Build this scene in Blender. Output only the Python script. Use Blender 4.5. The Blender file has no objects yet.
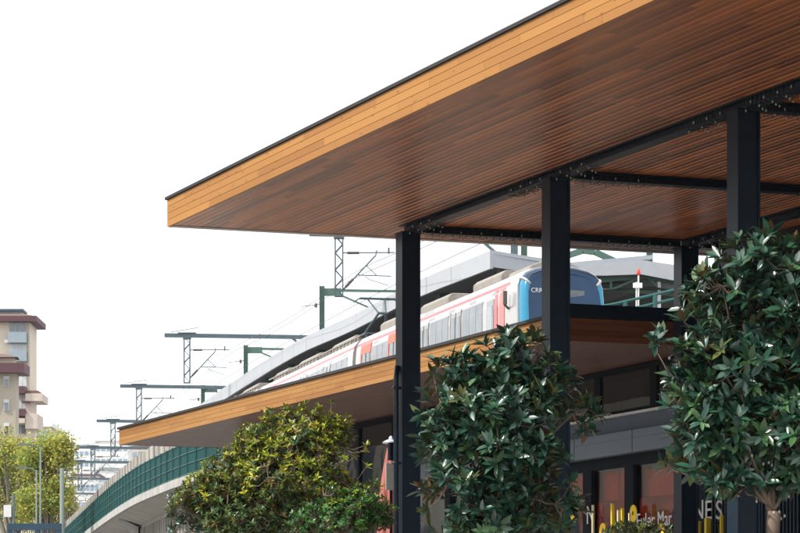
import bpy, math, random
from mathutils import Vector, Matrix, noise
random.seed(7)
R = math.radians
C = bpy.context.scene.collection
TH = R(21.0)
COS, SIN = math.cos(TH), math.sin(TH)
TER = 2.4           # terrace level
F = 3000.0; HOR = 655.0; CAMZ = 1.6
def at(px, py, Y):
    """point seen at photo pixel px,py when it stands Y metres away"""
    return Vector(((px-400)/F*Y, Y, CAMZ+(HOR-py)/F*Y))

# ------------------------------------------------------------------ materials
def newmat(name):
    m = bpy.data.materials.new(name); m.use_nodes = True
    nt = m.node_tree; b = nt.nodes['Principled BSDF']
    return m, nt, b
def nd(nt, t, **kw):
    n = nt.nodes.new(t)
    for k, v in kw.items(): setattr(n, k, v)
    return n
def mathn(nt, op, a, b=None):
    n = nd(nt, 'ShaderNodeMath', operation=op)
    for i, v in enumerate((a, b)):
        if v is None: continue
        if isinstance(v, (int, float)): n.inputs[i].default_value = v
        else: nt.links.new(v, n.inputs[i])
    return n.outputs[0]
def mat(name, col, rough=.6, metal=0, var=.12, scale=3.0, bump=0, spec=.5, coat=0, stretch=None):
    m, nt, b = newmat(name)
    tc = nd(nt, 'ShaderNodeTexCoord')
    mp = nd(nt, 'ShaderNodeMapping'); nt.links.new(tc.outputs['Object'], mp.inputs[0])
    if stretch: mp.inputs['Scale'].default_value = stretch
    nz = nd(nt, 'ShaderNodeTexNoise'); nz.inputs['Scale'].default_value = scale; nz.inputs['Detail'].default_value = 7
    nz.inputs['Roughness'].default_value = .65
    nt.links.new(mp.outputs[0], nz.inputs['Vector'])
    r = nd(nt, 'ShaderNodeValToRGB')
    c = col
    r.color_ramp.elements[0].position = .3; r.color_ramp.elements[1].position = .7
    r.color_ramp.elements[0].color = (c[0]*(1-var), c[1]*(1-var), c[2]*(1-var), 1)
    r.color_ramp.elements[1].color = (min(1, c[0]*(1+var)), min(1, c[1]*(1+var)), min(1, c[2]*(1+var)), 1)
    nt.links.new(nz.outputs[0], r.inputs[0]); nt.links.new(r.outputs[0], b.inputs['Base Color'])
    b.inputs['Roughness'].default_value = rough; b.inputs['Metallic'].default_value = metal
    b.inputs['Specular IOR Level'].default_value = spec
    b.inputs['Coat Weight'].default_value = coat
    rr = mathn(nt, 'MULTIPLY_ADD', nz.outputs[0], .25)
    rr.node.inputs[2].default_value = rough-.12
    nt.links.new(rr, b.inputs['Roughness'])
    if bump:
        bp = nd(nt, 'ShaderNodeBump'); bp.inputs['Strength'].default_value = bump; bp.inputs['Distance'].default_value = .02
        nt.links.new(nz.outputs[0], bp.inputs['Height']); nt.links.new(bp.outputs[0], b.inputs['Normal'])
    return m
def woodmat(name, dark, light, wid, length, rough, axis_w, axis_l=1, coat=0.0, phase=0.0, grain=.35, knots=True):
    """boards: tone picked per board, grain stretched along its length, small knots"""
    m, nt, b = newmat(name)
    tc = nd(nt, 'ShaderNodeTexCoord'); sp = nd(nt, 'ShaderNodeSeparateXYZ'); nt.links.new(tc.outputs['Object'], sp.inputs[0])
    w = sp.outputs[axis_w]; l = sp.outputs[axis_l]
    iw = mathn(nt, 'FLOOR', mathn(nt, 'DIVIDE', mathn(nt, 'ADD', w, -phase), wid))
    off = nd(nt, 'ShaderNodeTexWhiteNoise', noise_dimensions='1D'); nt.links.new(iw, off.inputs['W'])
    lraw = mathn(nt, 'ADD', mathn(nt, 'DIVIDE', l, length), mathn(nt, 'MULTIPLY', off.outputs[0], 7.3))
    il = mathn(nt, 'FLOOR', lraw); fr = mathn(nt, 'FRACT', lraw)
    cb = nd(nt, 'ShaderNodeCombineXYZ'); nt.links.new(iw, cb.inputs[0]); nt.links.new(il, cb.inputs[1])
    wn = nd(nt, 'ShaderNodeTexWhiteNoise', noise_dimensions='3D'); nt.links.new(cb.outputs[0], wn.inputs['Vector'])
    # grain coordinates
    gv = nd(nt, 'ShaderNodeCombineXYZ')
    nt.links.new(mathn(nt, 'MULTIPLY', w, 34.0), gv.inputs[0])
    nt.links.new(mathn(nt, 'MULTIPLY', l, 1.3), gv.inputs[1])
    nt.links.new(mathn(nt, 'MULTIPLY', wn.outputs[0], 31.0), gv.inputs[2])
    gn = nd(nt, 'ShaderNodeTexNoise'); gn.inputs['Scale'].default_value = 1; gn.inputs['Detail'].default_value = 5; gn.inputs['Distortion'].default_value = .6
    nt.links.new(gv.outputs[0], gn.inputs['Vector'])
    t = mathn(nt, 'ADD', mathn(nt, 'MULTIPLY', wn.outputs[0], .75), mathn(nt, 'MULTIPLY', gn.outputs[0], grain))
    r = nd(nt, 'ShaderNodeValToRGB'); e = r.color_ramp.elements
    e[0].position = .12; e[0].color = (*dark, 1); e[1].position = .95; e[1].color = (*light, 1)
    nt.links.new(t, r.inputs[0])
    col = r.outputs[0]
    def dark_mix(col, fac, c):
        mx = nd(nt, 'ShaderNodeMix', data_type='RGBA')
        nt.links.new(fac, mx.inputs[0]); nt.links.new(col, mx.inputs[6]); mx.inputs[7].default_value = (*c, 1)
        return mx.outputs[2]
    if knots:
        kv = nd(nt, 'ShaderNodeCombineXYZ')
        nt.links.new(mathn(nt, 'MULTIPLY', w, 9.0), kv.inputs[0]); nt.links.new(mathn(nt, 'MULTIPLY', l, 2.6), kv.inputs[1]); nt.links.new(iw, kv.inputs[2])
        vo = nd(nt, 'ShaderNodeTexVoronoi'); vo.inputs['Scale'].default_value = 1; nt.links.new(kv.outputs[0], vo.inputs['Vector'])
        k = mathn(nt, 'LESS_THAN', vo.outputs['Distance'], .13)
        col = dark_mix(col, mathn(nt, 'MULTIPLY', k, .55), (dark[0]*.35, dark[1]*.3, dark[2]*.3))
    j = mathn(nt, 'LESS_THAN', fr, .007/length)
    col = dark_mix(col, mathn(nt, 'MULTIPLY', j, .85), (.012, .007, .005))
    nt.links.new(col, b.inputs['Base Color'])
    b.inputs['Coat Weight'].default_value = coat; b.inputs['Coat Roughness'].default_value = .2; b.inputs['Specular IOR Level'].default_value = .5 if coat > .16 else .22
    rg = mathn(nt, 'MULTIPLY_ADD', gn.outputs[0], .22); rg.node.inputs[2].default_value = rough-.1
    nt.links.new(rg, b.inputs['Roughness'])
    bp = nd(nt, 'ShaderNodeBump'); bp.inputs['Strength'].default_value = .25; bp.inputs['Distance'].default_value = .004
    nt.links.new(gn.outputs[0], bp.inputs['Height']); nt.links.new(bp.outputs[0], b.inputs['Normal'])
    return m
def leafmat(name, col, rough=.35, trans=.25, var=.35, coat=0):
    m, nt, b = newmat(name)
    at_ = nd(nt, 'ShaderNodeAttribute', attribute_name='tint')
    hs = nd(nt, 'ShaderNodeMix', data_type='RGBA')
    nt.links.new(at_.outputs['Fac'], hs.inputs[0])
    hs.inputs[6].default_value = (col[0]*(1-var), col[1]*(1-var), col[2]*(1-var*.7), 1)
    hs.inputs[7].default_value = (col[0]*(1+var*1.6), col[1]*(1+var), col[2]*(1+var*.3), 1)
    nt.links.new(hs.outputs[2], b.inputs['Base Color'])
    b.inputs['Roughness'].default_value = rough; b.inputs['Coat Weight'].default_value = coat; b.inputs['Coat Roughness'].default_value = .32
    if trans:
        tr = nd(nt, 'ShaderNodeBsdfTranslucent'); nt.links.new(hs.outputs[2], tr.inputs[0])
        mx = nd(nt, 'ShaderNodeMixShader'); mx.inputs[0].default_value = trans
        nt.links.new(b.outputs[0], mx.inputs[1]); nt.links.new(tr.outputs[0], mx.inputs[2])
        nt.links.new(mx.outputs[0], nt.nodes['Material Output'].inputs[0])
    return m
def glassmat(name, tint, refl=.25, rough=.03):
    m, nt, b = newmat(name)
    nt.nodes.remove(b)
    tr = nd(nt, 'ShaderNodeBsdfTransparent'); tr.inputs[0].default_value = (*tint, 1)
    gl = nd(nt, 'ShaderNodeBsdfGlossy'); gl.inputs['Roughness'].default_value = rough; gl.inputs[0].default_value = (.9, .93, .95, 1)
    fr = nd(nt, 'ShaderNodeFresnel'); fr.inputs[0].default_value = 1.5
    tc = nd(nt, 'ShaderNodeTexCoord')
    nz = nd(nt, 'ShaderNodeTexNoise'); nz.inputs['Scale'].default_value = .9; nt.links.new(tc.outputs['Object'], nz.inputs['Vector'])
    bp = nd(nt, 'ShaderNodeBump'); bp.inputs['Strength'].default_value = .12; bp.inputs['Distance'].default_value = .05
    nt.links.new(nz.outputs[0], bp.inputs['Height']); nt.links.new(bp.outputs[0], gl.inputs['Normal'])
    fac = mathn(nt, 'ADD', fr.outputs[0], refl)
    mx = nd(nt, 'ShaderNodeMixShader'); nt.links.new(fac, mx.inputs[0]); nt.links.new(tr.outputs[0], mx.inputs[1]); nt.links.new(gl.outputs[0], mx.inputs[2])
    nt.links.new(mx.outputs[0], nt.nodes['Material Output'].inputs[0])
    return m

M = {}
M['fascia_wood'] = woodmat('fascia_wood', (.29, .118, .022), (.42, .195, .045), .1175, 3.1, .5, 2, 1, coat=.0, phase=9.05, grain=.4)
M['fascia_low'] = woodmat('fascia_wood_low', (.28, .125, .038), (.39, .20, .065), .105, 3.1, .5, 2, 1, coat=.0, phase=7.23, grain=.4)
M['fascia_end'] = woodmat('fascia_wood_end', (.13, .045, .02), (.22, .085, .04), .105, 1.9, .42, 2, 0, coat=.15, phase=7.23, grain=.4)  # end boards of the lower fascia, shade put into darker wood tones
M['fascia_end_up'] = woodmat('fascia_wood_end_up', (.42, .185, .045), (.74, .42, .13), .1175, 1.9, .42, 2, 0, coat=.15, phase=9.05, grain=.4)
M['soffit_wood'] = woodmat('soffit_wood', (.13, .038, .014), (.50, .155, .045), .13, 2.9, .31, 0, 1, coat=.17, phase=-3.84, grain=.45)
M['soffit_low'] = woodmat('soffit_wood_low', (.075, .027, .018), (.14, .055, .034), .13, 2.6, .32, 0, 1, coat=.1, phase=3.05, grain=.35, knots=False)  # same timber as the upper soffit, with shade put into its tones
M['cap'] = mat('dark_cap_metal', (.045, .044, .046), .8, 0, .1, 6, spec=.2)
M['steel'] = mat('dark_blue_steel_paint', (.005, .017, .034), .36, .0, .3, 5, bump=.05, spec=.35)
M['steel_black'] = mat('black_steel_paint', (.004, .008, .014), .6, .0, .25, 5, spec=.08)
M['trim_grey'] = mat('pale_grey_trim', (.42, .41, .40), .5)
M['wire'] = mat('fairy_wire', (.03, .03, .03), .5)
M['bulb'] = mat('clear_bulb', (.42, .43, .40), .15, 0, .02)
M['grey_panel'] = mat('grey_panel_metal', (.07, .10, .14), .5, .0, .1, 1.5)
M['grey_light'] = mat('light_grey_panel', (.125, .165, .215), .4, .2, .1, 1.5)
M['sill'] = mat('pale_sill', (.55, .56, .57), .45)
M['dark_wall'] = mat('dark_cladding', (.014, .017, .024), .5)
M['int_dark'] = mat('dark_interior', (.03, .032, .036), .7)
M['red_panel'] = mat('red_felt_panel', (.9, .09, .045), .85, 0, .18, 2, spec=.05)
M['red_dark'] = mat('dark_red_panel', (.7, .06, .03), .85, 0, .2, 2, spec=.05)
M['glass'] = glassmat('shop_glass', (.98, .98, .98), -.16)
M['glass_dark'] = glassmat('tinted_glass', (.6, .61, .62), -.03)
M['white_letter'] = mat('white_letter', (.6, .62, .64), .4, 0, .03)
M['yellow'] = mat('yellow_paint', (.85, .6, .02), .4, 0, .06)
M['cream'] = mat('cream_paint', (.8, .7, .42), .5, 0, .1)
M['parasol'] = mat('faded_red_canvas', (.38, .125, .10), .85, 0, .14, 4, bump=.2)
M['alu'] = mat('aluminium', (.5, .52, .55), .3, .8, .05)
M['box_grey'] = mat('grey_box', (.36, .36, .35), .6)
M['concrete'] = mat('concrete', (.29, .275, .25), .85, 0, .42, 1.6, bump=.3, stretch=(1, 1, .18))
M['concrete_white'] = mat('pale_concrete', (.35, .345, .335), .8, 0, .3, 1.2, bump=.2)
M['conc_dark'] = mat('girder_concrete', (.42, .39, .35), .85, 0, .2, .7, bump=.3, stretch=(1, 1, .3))
M['teal_sheet'] = mat('teal_mesh_sheet', (.002, .05, .05), .7, 0, .3, .6, spec=.15, stretch=(1, 1, .4))
M['teal_post'] = mat('teal_post', (.008, .09, .085), .5)
M['green_steel'] = mat('green_steel', (.06, .125, .095), .5, 0, .15)
M['gantry'] = mat('gantry_steel', (.075, .11, .13), .5, .3, .15)
M['rod'] = mat('brown_insulator', (.10, .08, .07), .4)
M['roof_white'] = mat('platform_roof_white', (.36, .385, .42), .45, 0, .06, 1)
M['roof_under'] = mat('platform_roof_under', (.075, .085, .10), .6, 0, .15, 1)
M['train_white'] = mat('train_white', (.37, .362, .36), .3, 0, .04, 1, coat=.5)
M['train_grey'] = mat('train_grey_panel', (.20, .21, .225), .25, 0, .05, 1, coat=.4)
M['train_glass'] = mat('train_window_glass', (.10, .12, .14), .08, 0, .1, 1, spec=1.0, coat=1)
M['train_pale_glass'] = mat('train_pale_glass', (.10, .12, .14), .15, 0, .5, 1.2, spec=.5, coat=.3)
M['train_red'] = mat('train_red', (.5, .02, .02), .3, 0, .05, coat=.4)
M['train_orange'] = mat('train_orange', (.62, .09, .03), .35, 0, .06)
M['train_pink'] = mat('train_pink', (.55, .17, .15), .35, 0, .06)
M['train_cyan'] = mat('train_cyan', (.0, .20, .36), .25, 0, .05, coat=.3)
M['train_screen'] = mat('train_windscreen', (.005, .035, .09), .12, 0, .1, spec=.35, coat=.1)
M['windscreen'] = mat('dark_windscreen', (.006, .012, .022), .06, 0, .2, 1, spec=.6)
M['train_roofkit'] = mat('train_roof_equipment', (.26, .24, .21), .6, 0, .2)
M['train_dark'] = mat('train_gangway', (.10, .09, .085), .7)
M['bark'] = mat('bark', (.16, .12, .09), .85, 0, .3, 8, bump=.5)
M['bark_far'] = mat('plane_tree_bark', (.22, .2, .16), .85, 0, .3, 3)
M['leaf_dark'] = leafmat('leaf_dark_glossy', (.022, .088, .060), .3, .06, coat=.9)
M['leaf_mid'] = leafmat('leaf_mid_green', (.055, .150, .062), .3, .14, coat=.6)
M['leaf_under'] = leafmat('leaf_rusty_underside', (.13, .075, .022), .7, .12)
M['leaf_olive'] = leafmat('leaf_olive_underside', (.08, .11, .035), .6, .15)
M['leaf_young'] = leafmat('leaf_young_yellow', (.50, .52, .05), .4, .4)  # young leaves, with sunlight put into the yellow
M['leaf_lime'] = leafmat('leaf_lime', (.34, .46, .04), .4, .4)
M['box_green'] = leafmat('box_green', (.075, .24, .055), .35, .3)
M['laurel_green'] = leafmat('laurel_green', (.14, .26, .08), .35, .35, coat=.3)
M['laurel_olive'] = leafmat('laurel_olive', (.27, .25, .07), .4, .35)
M['leaf_autumn'] = leafmat('leaf_autumn_yellow', (.48, .50, .10), .6, .45)
M['leaf_fargreen'] = leafmat('leaf_plane_green', (.25, .38, .09), .6, .4)
M['leaf_brown'] = leafmat('leaf_plane_brown', (.25, .17, .08), .7, .3)
M['ground'] = mat('asphalt_ground', (.16, .16, .155), .9, 0, .2, .3, bump=.2)
M['terrace'] = mat('terrace_stone', (.34, .31, .28), .8, 0, .12, 1.2)
M['road'] = mat('asphalt', (.05, .05, .052), .9, 0, .2, 2)
M['cream_wall'] = mat('cream_render', (.64, .56, .45), .9, 0, .06, .5)
M['tan_wall'] = mat('tan_render', (.38, .34, .27), .9, 0, .08, .5)
M['maroon'] = mat('maroon_trim', (.085, .032, .042), .7)
M['balcony_blue'] = mat('blue_grey_balcony', (.26, .32, .37), .6)
M['win_far'] = mat('far_window', (.13, .16, .19), .12, 0, .2, .7, spec=1)
M['curtain'] = mat('white_curtain_glass', (.55, .58, .58), .4)
M['pinkish'] = mat('pinkish_render', (.54, .46, .40), .9)
M['roof_tile'] = mat('red_brown_tile', (.15, .085, .07), .8)
M['city_white'] = mat('white_render', (.72, .72, .71), .8, 0, .05, .1)
M['city_blue'] = mat('blue_glazing', (.22, .33, .42), .3, 0, .15, .2)
M['hill'] = mat('hill_scrub', (.10, .14, .09), .95, 0, .3, .02)
M['pole'] = mat('galvanised_pole', (.15, .19, .175), .6, .1, .08)
M['signwhite'] = mat('sign_white', (.8, .8, .78), .5)
M['signal_red'] = mat('signal_red', (.7, .05, .03), .4)
M['blue_frame'] = mat('dark_blue_frame', (.02, .06, .10), .5)
M['planter'] = mat('planter', (.10, .10, .10), .7)
M['water_tank'] = mat('rooftop_grey', (.30, .33, .33), .7)

# ------------------------------------------------------------------ mesh builder
class MB:
    def __init__(s): s.v = []; s.f = []; s.mi = []; s.t = []
    def add(s, vs, fs, mi=0, tint=0.5):
        o = len(s.v); s.v += [tuple(v) for v in vs]
        for f in fs: s.f.append(tuple(i+o for i in f)); s.mi.append(mi)
        s.t += [tint]*len(vs)
    def box(s, x0, x1, y0, y1, z0, z1, mi=0):
        s.add([(x0,y0,z0),(x1,y0,z0),(x1,y1,z0),(x0,y1,z0),(x0,y0,z1),(x1,y0,z1),(x1,y1,z1),(x0,y1,z1)],
              [(3,2,1,0),(4,5,6,7),(0,1,5,4),(1,2,6,5),(2,3,7,6),(3,0,4,7)], mi); return s
    def bar(s, a, b, w, h=None, mi=0):
        a = Vector(a); b = Vector(b); d = (b-a).normalized(); h = h or w
        up = Vector((0,0,1)) if abs(d.z) < .95 else Vector((1,0,0))
        r = d.cross(up).normalized()*w/2; u = r.cross(d).normalized()*h/2
        vs = [a-r-u, a+r-u, a+r+u, a-r+u, b-r-u, b+r-u, b+r+u, b-r+u]
        s.add(vs, [(0,1,2,3),(7,6,5,4),(0,4,5,1),(1,5,6,2),(2,6,7,3),(3,7,4,0)], mi); return s
    def tube(s, pts, rad, n=8, mi=0, cap=True):
        pts = [Vector(p) for p in pts]; rs = rad if isinstance(rad, (list, tuple)) else [rad]*len(pts)
        vs = []; fs = []
        for i, p in enumerate(pts):
            d = (pts[min(i+1, len(pts)-1)]-pts[max(i-1, 0)])
            if d.length < 1e-9: d = Vector((0,0,1))
            d.normalize(); up = Vector((0,0,1)) if abs(d.z) < .9 else Vector((1,0,0))
            r = d.cross(up).normalized(); u = r.cross(d).normalized()
            for k in range(n):
                a = 2*math.pi*k/n; vs.append(p+(r*math.cos(a)+u*math.sin(a))*rs[i])
        for i in range(len(pts)-1):
            for k in range(n):
                fs.append((i*n+k, i*n+(k+1)%n, (i+1)*n+(k+1)%n, (i+1)*n+k))
        if cap: fs.append(tuple(range(n-1, -1, -1))); fs.append(tuple((len(pts)-1)*n+k for k in range(n)))
        s.add(vs, fs, mi); return s
    def lathe(s, prof, c=(0,0,0), n=20, mi=0, fold=0, nf=8):
        vs = []; fs = []
        for i, (r, z) in enumerate(prof):
            for k in range(n):
                a = 2*math.pi*k/n; rr = r*(1+fold*math.cos(a*nf)*(1 if r > .01 else 0)); vs.append((c[0]+rr*math.cos(a), c[1]+rr*math.sin(a), c[2]+z))
        for i in range(len(prof)-1):
            for k in range(n): fs.append((i*n+k, i*n+(k+1)%n, (i+1)*n+(k+1)%n, (i+1)*n+k))
        fs.append(tuple(range(n-1,-1,-1))); fs.append(tuple((len(prof)-1)*n+k for k in range(n)))
        s.add(vs, fs, mi); return s
    def loft(s, rings, closed=True, mi=0, caps=True):
        n = len(rings[0]); vs = [p for r in rings for p in r]; fs = []
        for i in range(len(rings)-1):
            for k in range(n if closed else n-1):
                fs.append((i*n+k, i*n+(k+1)%n, (i+1)*n+(k+1)%n, (i+1)*n+k))
        if caps and closed: fs.append(tuple(range(n-1,-1,-1))); fs.append(tuple((len(rings)-1)*n+k for k in range(n)))
        s.add(vs, fs, mi); return s
    def build(s, name, mats, parent=None, smooth=False, off=None, tint=False, bevel=0):
        me = bpy.data.meshes.new(name)
        vs = s.v if off is None else [(v[0]-off[0], v[1]-off[1], v[2]-off[2]) for v in s.v]
        me.from_pydata(vs, [], s.f)
        if not isinstance(mats, (list, tuple)): mats = [mats]
        for m in mats: me.materials.append(m)
        if len(mats) > 1: me.polygons.foreach_set('material_index', s.mi)
        if smooth: me.polygons.foreach_set('use_smooth', [True]*len(me.polygons))
        if tint:
            a = me.attributes.new('tint', 'FLOAT', 'POINT'); a.data.foreach_set('value', s.t)
        me.update()
        o = bpy.data.objects.new(name, me); C.objects.link(o); o.parent = parent
        if bevel:
            b = o.modifiers.new('bevel', 'BEVEL'); b.width = bevel; b.segments = 2; b.limit_method = 'ANGLE'
        return o
def tag(o, label, cat, group=None, kind=None):
    if label: o['label'] = label
    if cat: o['category'] = cat
    if group: o['group'] = group
    if kind: o['kind'] = kind
    return o
def empty(name, loc=(0,0,0), rz=0, label=None, cat=None, group=None):
    o = bpy.data.objects.new(name, None); C.objects.link(o); o.location = loc; o.rotation_euler = (0,0,rz)
    o.empty_display_size = .3
    return tag(o, label, cat, group)
COLROOT = Vector((.139, 52.0, 0))
def L2W(a, b, z):            # building frame (a across, b away) -> world
    return Vector((COLROOT.x+a*COS-b*SIN, COLROOT.y+a*SIN+b*COS, z))
def btree(name, label, cat, group=None): return empty(name, tuple(COLROOT), TH, label, cat, group)

def textmesh(name, txt, size, matl, parent, loc, rot, extrude=.008, xs=1.0):
    cu = bpy.data.curves.new(name, 'FONT'); cu.body = txt; cu.size = size; cu.extrude = extrude; cu.resolution_u = 3
    t = bpy.data.objects.new('tmp', cu); C.objects.link(t)
    dg = bpy.context.evaluated_depsgraph_get(); dg.update()
    me = bpy.data.meshes.new_from_object(t.evaluated_get(dg)); me.name = name
    bpy.data.objects.remove(t)
    me.materials.clear(); me.materials.append(matl)
    o = bpy.data.objects.new(name, me); C.objects.link(o); o.parent = parent; o.location = loc; o.rotation_euler = rot; o.scale = (xs, 1, 1)
    return o

# ------------------------------------------------------------------ setting
g = MB(); g.add([(-1600,-400,0),(1600,-400,0),(1600,2200,0),(-1600,2200,0)], [(0,1,2,3)])
tag(g.build('ground', M['ground']), None, None, kind='structure')
t = MB(); t.box(-5.5, 30, -30, 34, 0.004, TER)
o = t.build('terrace', M['terrace']); o.location = COLROOT; o.rotation_euler = (0,0,TH); o['kind'] = 'structure'
rd = MB(); rd.add([(-13,-60,.004),(-4,-60,.004),(-30,150,.004),(-46,150,.004)], [(0,1,2,3)])
tag(rd.build('road', M['road']), None, None, kind='structure')
pv = MB(); pv.add([(-3.9,-60,0),(-1.5,-60,0),(-27.5,150,0),(-29.9,150,0)], [(0,1,2,3)])
pv.add([(-3.9,-60,.13),(-1.5,-60,.13),(-27.5,150,.13),(-29.9,150,.13)], [(0,1,2,3)])
pv.add([(-3.9,-60,0.0),(-3.9,-60,.13),(-29.9,150,.13),(-29.9,150,0)], [(0,1,2,3)])
tag(pv.build('pavement', M['terrace']), None, None, kind='structure')

# ------------------------------------------------------------------ upper canopy
SZ = 9.05
U0, U1, V0, V1 = -30.0, 1.69, -3.84, 9.0
uc = btree('wooden_canopy', 'large timber clad flat canopy on dark steel columns filling the upper right', 'canopy')
def soffit(z, v0, v1, u0, u1, mtl, parent, w=.13):
    b = MB(); n = int((v1-v0)/w)
    prof = []
    for i in range(n):
        x = v0+i*w
        prof += [(x, .018), (x+.009, .018), (x+.009, .007), (x+.018, 0), (x+w-.009, 0), (x+w, .007)]
    prof.append((v0+n*w, .018))
    rings = [[(x, u0, z+dz) for x, dz in prof], [(x, u1, z+dz) for x, dz in prof]]
    k = len(prof)
    b.add(rings[0]+rings[1], [(i, i+1, k+i+1, k+i) for i in range(k-1)])
    return b.build('soffit', mtl, parent)
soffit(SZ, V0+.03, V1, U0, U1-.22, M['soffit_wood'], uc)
def fascia_front(x, u0, u1, z0, nb, bw, mtl, parent):
    b = MB()
    for i in range(nb):
        b.box(x, x+.026, u0, u1, z0+i*bw+.002, z0+(i+1)*bw-.003)
    o = b.build('fascia', mtl, parent, bevel=.002)
    return o
fascia_front(V0, U0, U1, SZ-.004, 4, .1175, M['fascia_wood'], uc)
b = MB()
for i in range(4): b.box(V0+.03, V1, U1-.026, U1, SZ-.004+i*.1175+.002, SZ-.004+(i+1)*.1175-.003)
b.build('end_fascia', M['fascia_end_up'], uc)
MB().box(V0+.03, V1, U1-.22, U1-.03, SZ-.012, SZ+.02).build('edge_trim', M['trim_grey'], uc)
MB().box(V0-.035, V1+.05, U0, U1+.035, SZ+.468, SZ+.515).build('roof_cap', M['cap'], uc)
MB().box(V0+.03, V1-.02, U0, U1-.03, SZ+.03, SZ+.46).build('roof_core', M['cap'], uc)
CU = [0.0, -6.3, -12.5, -18.7]
BZ = 8.915; BV = 5.36
def hcol(parent, v, u, z0, z1):
    b = MB(); d, w = .17, .16
    b.box(v-d, v-d+.028, u-w, u+w, z0, z1); b.box(v+d-.028, v+d, u-w, u+w, z0, z1); b.box(v-d+.028, v+d-.028, u-.012, u+.012, z0, z1)
    b.box(v-d-.05, v+d+.05, u-w-.05, u+w+.05, z0, z0+.03)
    # stiffener cap plate and bolts heads under the beam
    b.box(v-d-.02, v+d+.02, u-w-.02, u+w+.02, z1-.025, z1)
    # cover plate closes the near web
    b.box(v-d+.028, v+d-.028, u-w+.035, u-w+.045, z0+.03, z1-.025)
    return b.build('column', M['steel'], parent, bevel=.003)
for u in CU:
    c = hcol(uc, 0, u, TER, BZ)
    if u > -20: hcol(uc, BV, u, TER, BZ)
def ibeam(name, parent, p0, p1, z0=BZ, z1=SZ+.002):
    """I-beam along axis in building plan"""
    b = MB(); w = .11
    (a0, b0), (a1, b1) = p0, p1
    if a0 == a1:
        b.box(a0-w, a0+w, b0, b1, z0, z0+.018); b.box(a0-w, a0+w, b0, b1, z1-.02, z1-.002); b.box(a0-.01, a0+.01, b0, b1, z0+.018, z1-.02)
    else:
        b.box(a0, a1, b0-w, b0+w, z0+.003, z0+.021); b.box(a0, a1, b0-w, b0+w, z1-.024, z1-.004); b.box(a0, a1, b0-.01, b0+.01, z0+.021, z1-.024)
    return b.build(name, M['steel'], parent)
for v in (0.0, BV):
    ibeam('beam', uc, (v, U0), (v, .16))
for u in CU:
    ibeam('cross_beam', uc, (.12, u), (BV-.12, u))
    ibeam('cross_beam', uc, (BV+.12, u), (8.8, u))

# string lights wound round the beams beside the columns
_bl = MB(); _bl.lathe([(.001,-.022),(.012,-.016),(.016,0),(.011,.014),(.005,.022)], (0,0,0), 6)
BULB = _bl.build('bulb', M['bulb'], None, smooth=True).data; bpy.data.objects.remove(bpy.data.objects['bulb'])
def bulb(p, root):
    o = bpy.data.objects.new('bulb', BULB); C.objects.link(o); o.parent = root; o.location = p; o.scale = (.9,)*3
def string_lights(label, p0, p1, z, half=.12, turns=14):
    r0 = L2W(p0[0], p0[1], 0); root = empty('string_lights', (r0.x, r0.y, z), TH, label, 'string lights', 'string lights wound round the canopy beams')
    b = MB(); bl = MB(); n = turns*16
    a0 = Vector((p0[0], p0[1], 0)); a1 = Vector((p1[0], p1[1], 0)); d = (a1-a0); dn = d.normalized(); sd = Vector((dn.y, -dn.x, 0))
    pts = []
    for i in range(n+1):
        tt = i/n; ph = 2*math.pi*tt*turns
        # rectangle-ish winding hugging the beam
        cx = max(-1, min(1, 1.35*math.cos(ph))); cz = max(-1, min(1, 1.35*math.sin(ph)))
        p = d*tt + sd*cx*(half+.012) + Vector((0,0,.066+cz*.082)) + Vector((0,0,random.uniform(-.01,.004)))
        if cz < -.9: p.z -= .015
        pts.append(p)
        if i % 6 == 2 and cz < .3:
            q = p-Vector((0,0,.028))
            bulb(q, root)
            b.bar(p, q+Vector((0,0,.02)), .008)
    b.tube(pts, .006, 4)
    wo = b.build('cable', M['wire'], root)
sl = [((0,.0-.3),(0,-1.6),'string lights wound on the beam just right of the farthest front column'),
      ((.3,0),(2.6,0),'string lights wound on the cross beam behind the farthest front column'),
      ((0,-4.6),(0,-6.0),'string lights wound on the beam just left of the middle front column'),
      ((0,-6.5),(0,-7.8),'string lights wound on the beam just right of the middle front column'),
      ((.3,-6.3),(1.6,-6.3),'string lights wound on the cross beam at the middle front column'),
      ((0,-11.0),(0,-12.2),'string lights wound on the beam just left of the nearest front column'),
      ((0,-12.7),(0,-14.2),'string lights wound on the beam just right of the nearest front column'),
      ((.3,-12.5),(2.6,-12.5),'string lights wound on the cross beam at the nearest front column'),
      ((3.5,0),(5.1,0),'string lights wound on the cross beam left of the rear column'),
      ((BV,-.3),(BV,-2.2),'string lights wound on the rear beam right of the rear column')]
for p0, p1, lab in sl:
    r = math.dist(p0, p1); string_lights(lab, p0, p1, BZ, turns=int(r*8))

# ------------------------------------------------------------------ lower canopy
LZ = 7.23
lc = btree('wooden_canopy', 'lower long timber edged canopy running away below the train', 'canopy')
lu0, lu1, lv0, lv1 = .6, 29.3, 3.03, 9.5
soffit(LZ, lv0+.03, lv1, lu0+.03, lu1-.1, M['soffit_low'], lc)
fascia_front(lv0, lu0, lu1, LZ-.004, 4, .105, M['fascia_low'], lc)
b = MB()
for i in range(4): b.box(lv0+.03, lv1, lu0, lu0+.026, LZ-.004+i*.105+.002, LZ-.004+(i+1)*.105-.003)
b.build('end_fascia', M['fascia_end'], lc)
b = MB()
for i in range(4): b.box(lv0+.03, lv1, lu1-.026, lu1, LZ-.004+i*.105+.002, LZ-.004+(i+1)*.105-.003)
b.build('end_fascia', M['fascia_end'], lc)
MB().box(lv0-.05, lv1, lu0+.2, lu1+.04, LZ+.418, LZ+.475).build('roof_cap', M['cap'], lc)
MB().box(lv0+.03, lv1-.02, lu0+.03, lu1-.03, LZ+.03, LZ+.41).build('roof_core', M['cap'], lc)
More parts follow.
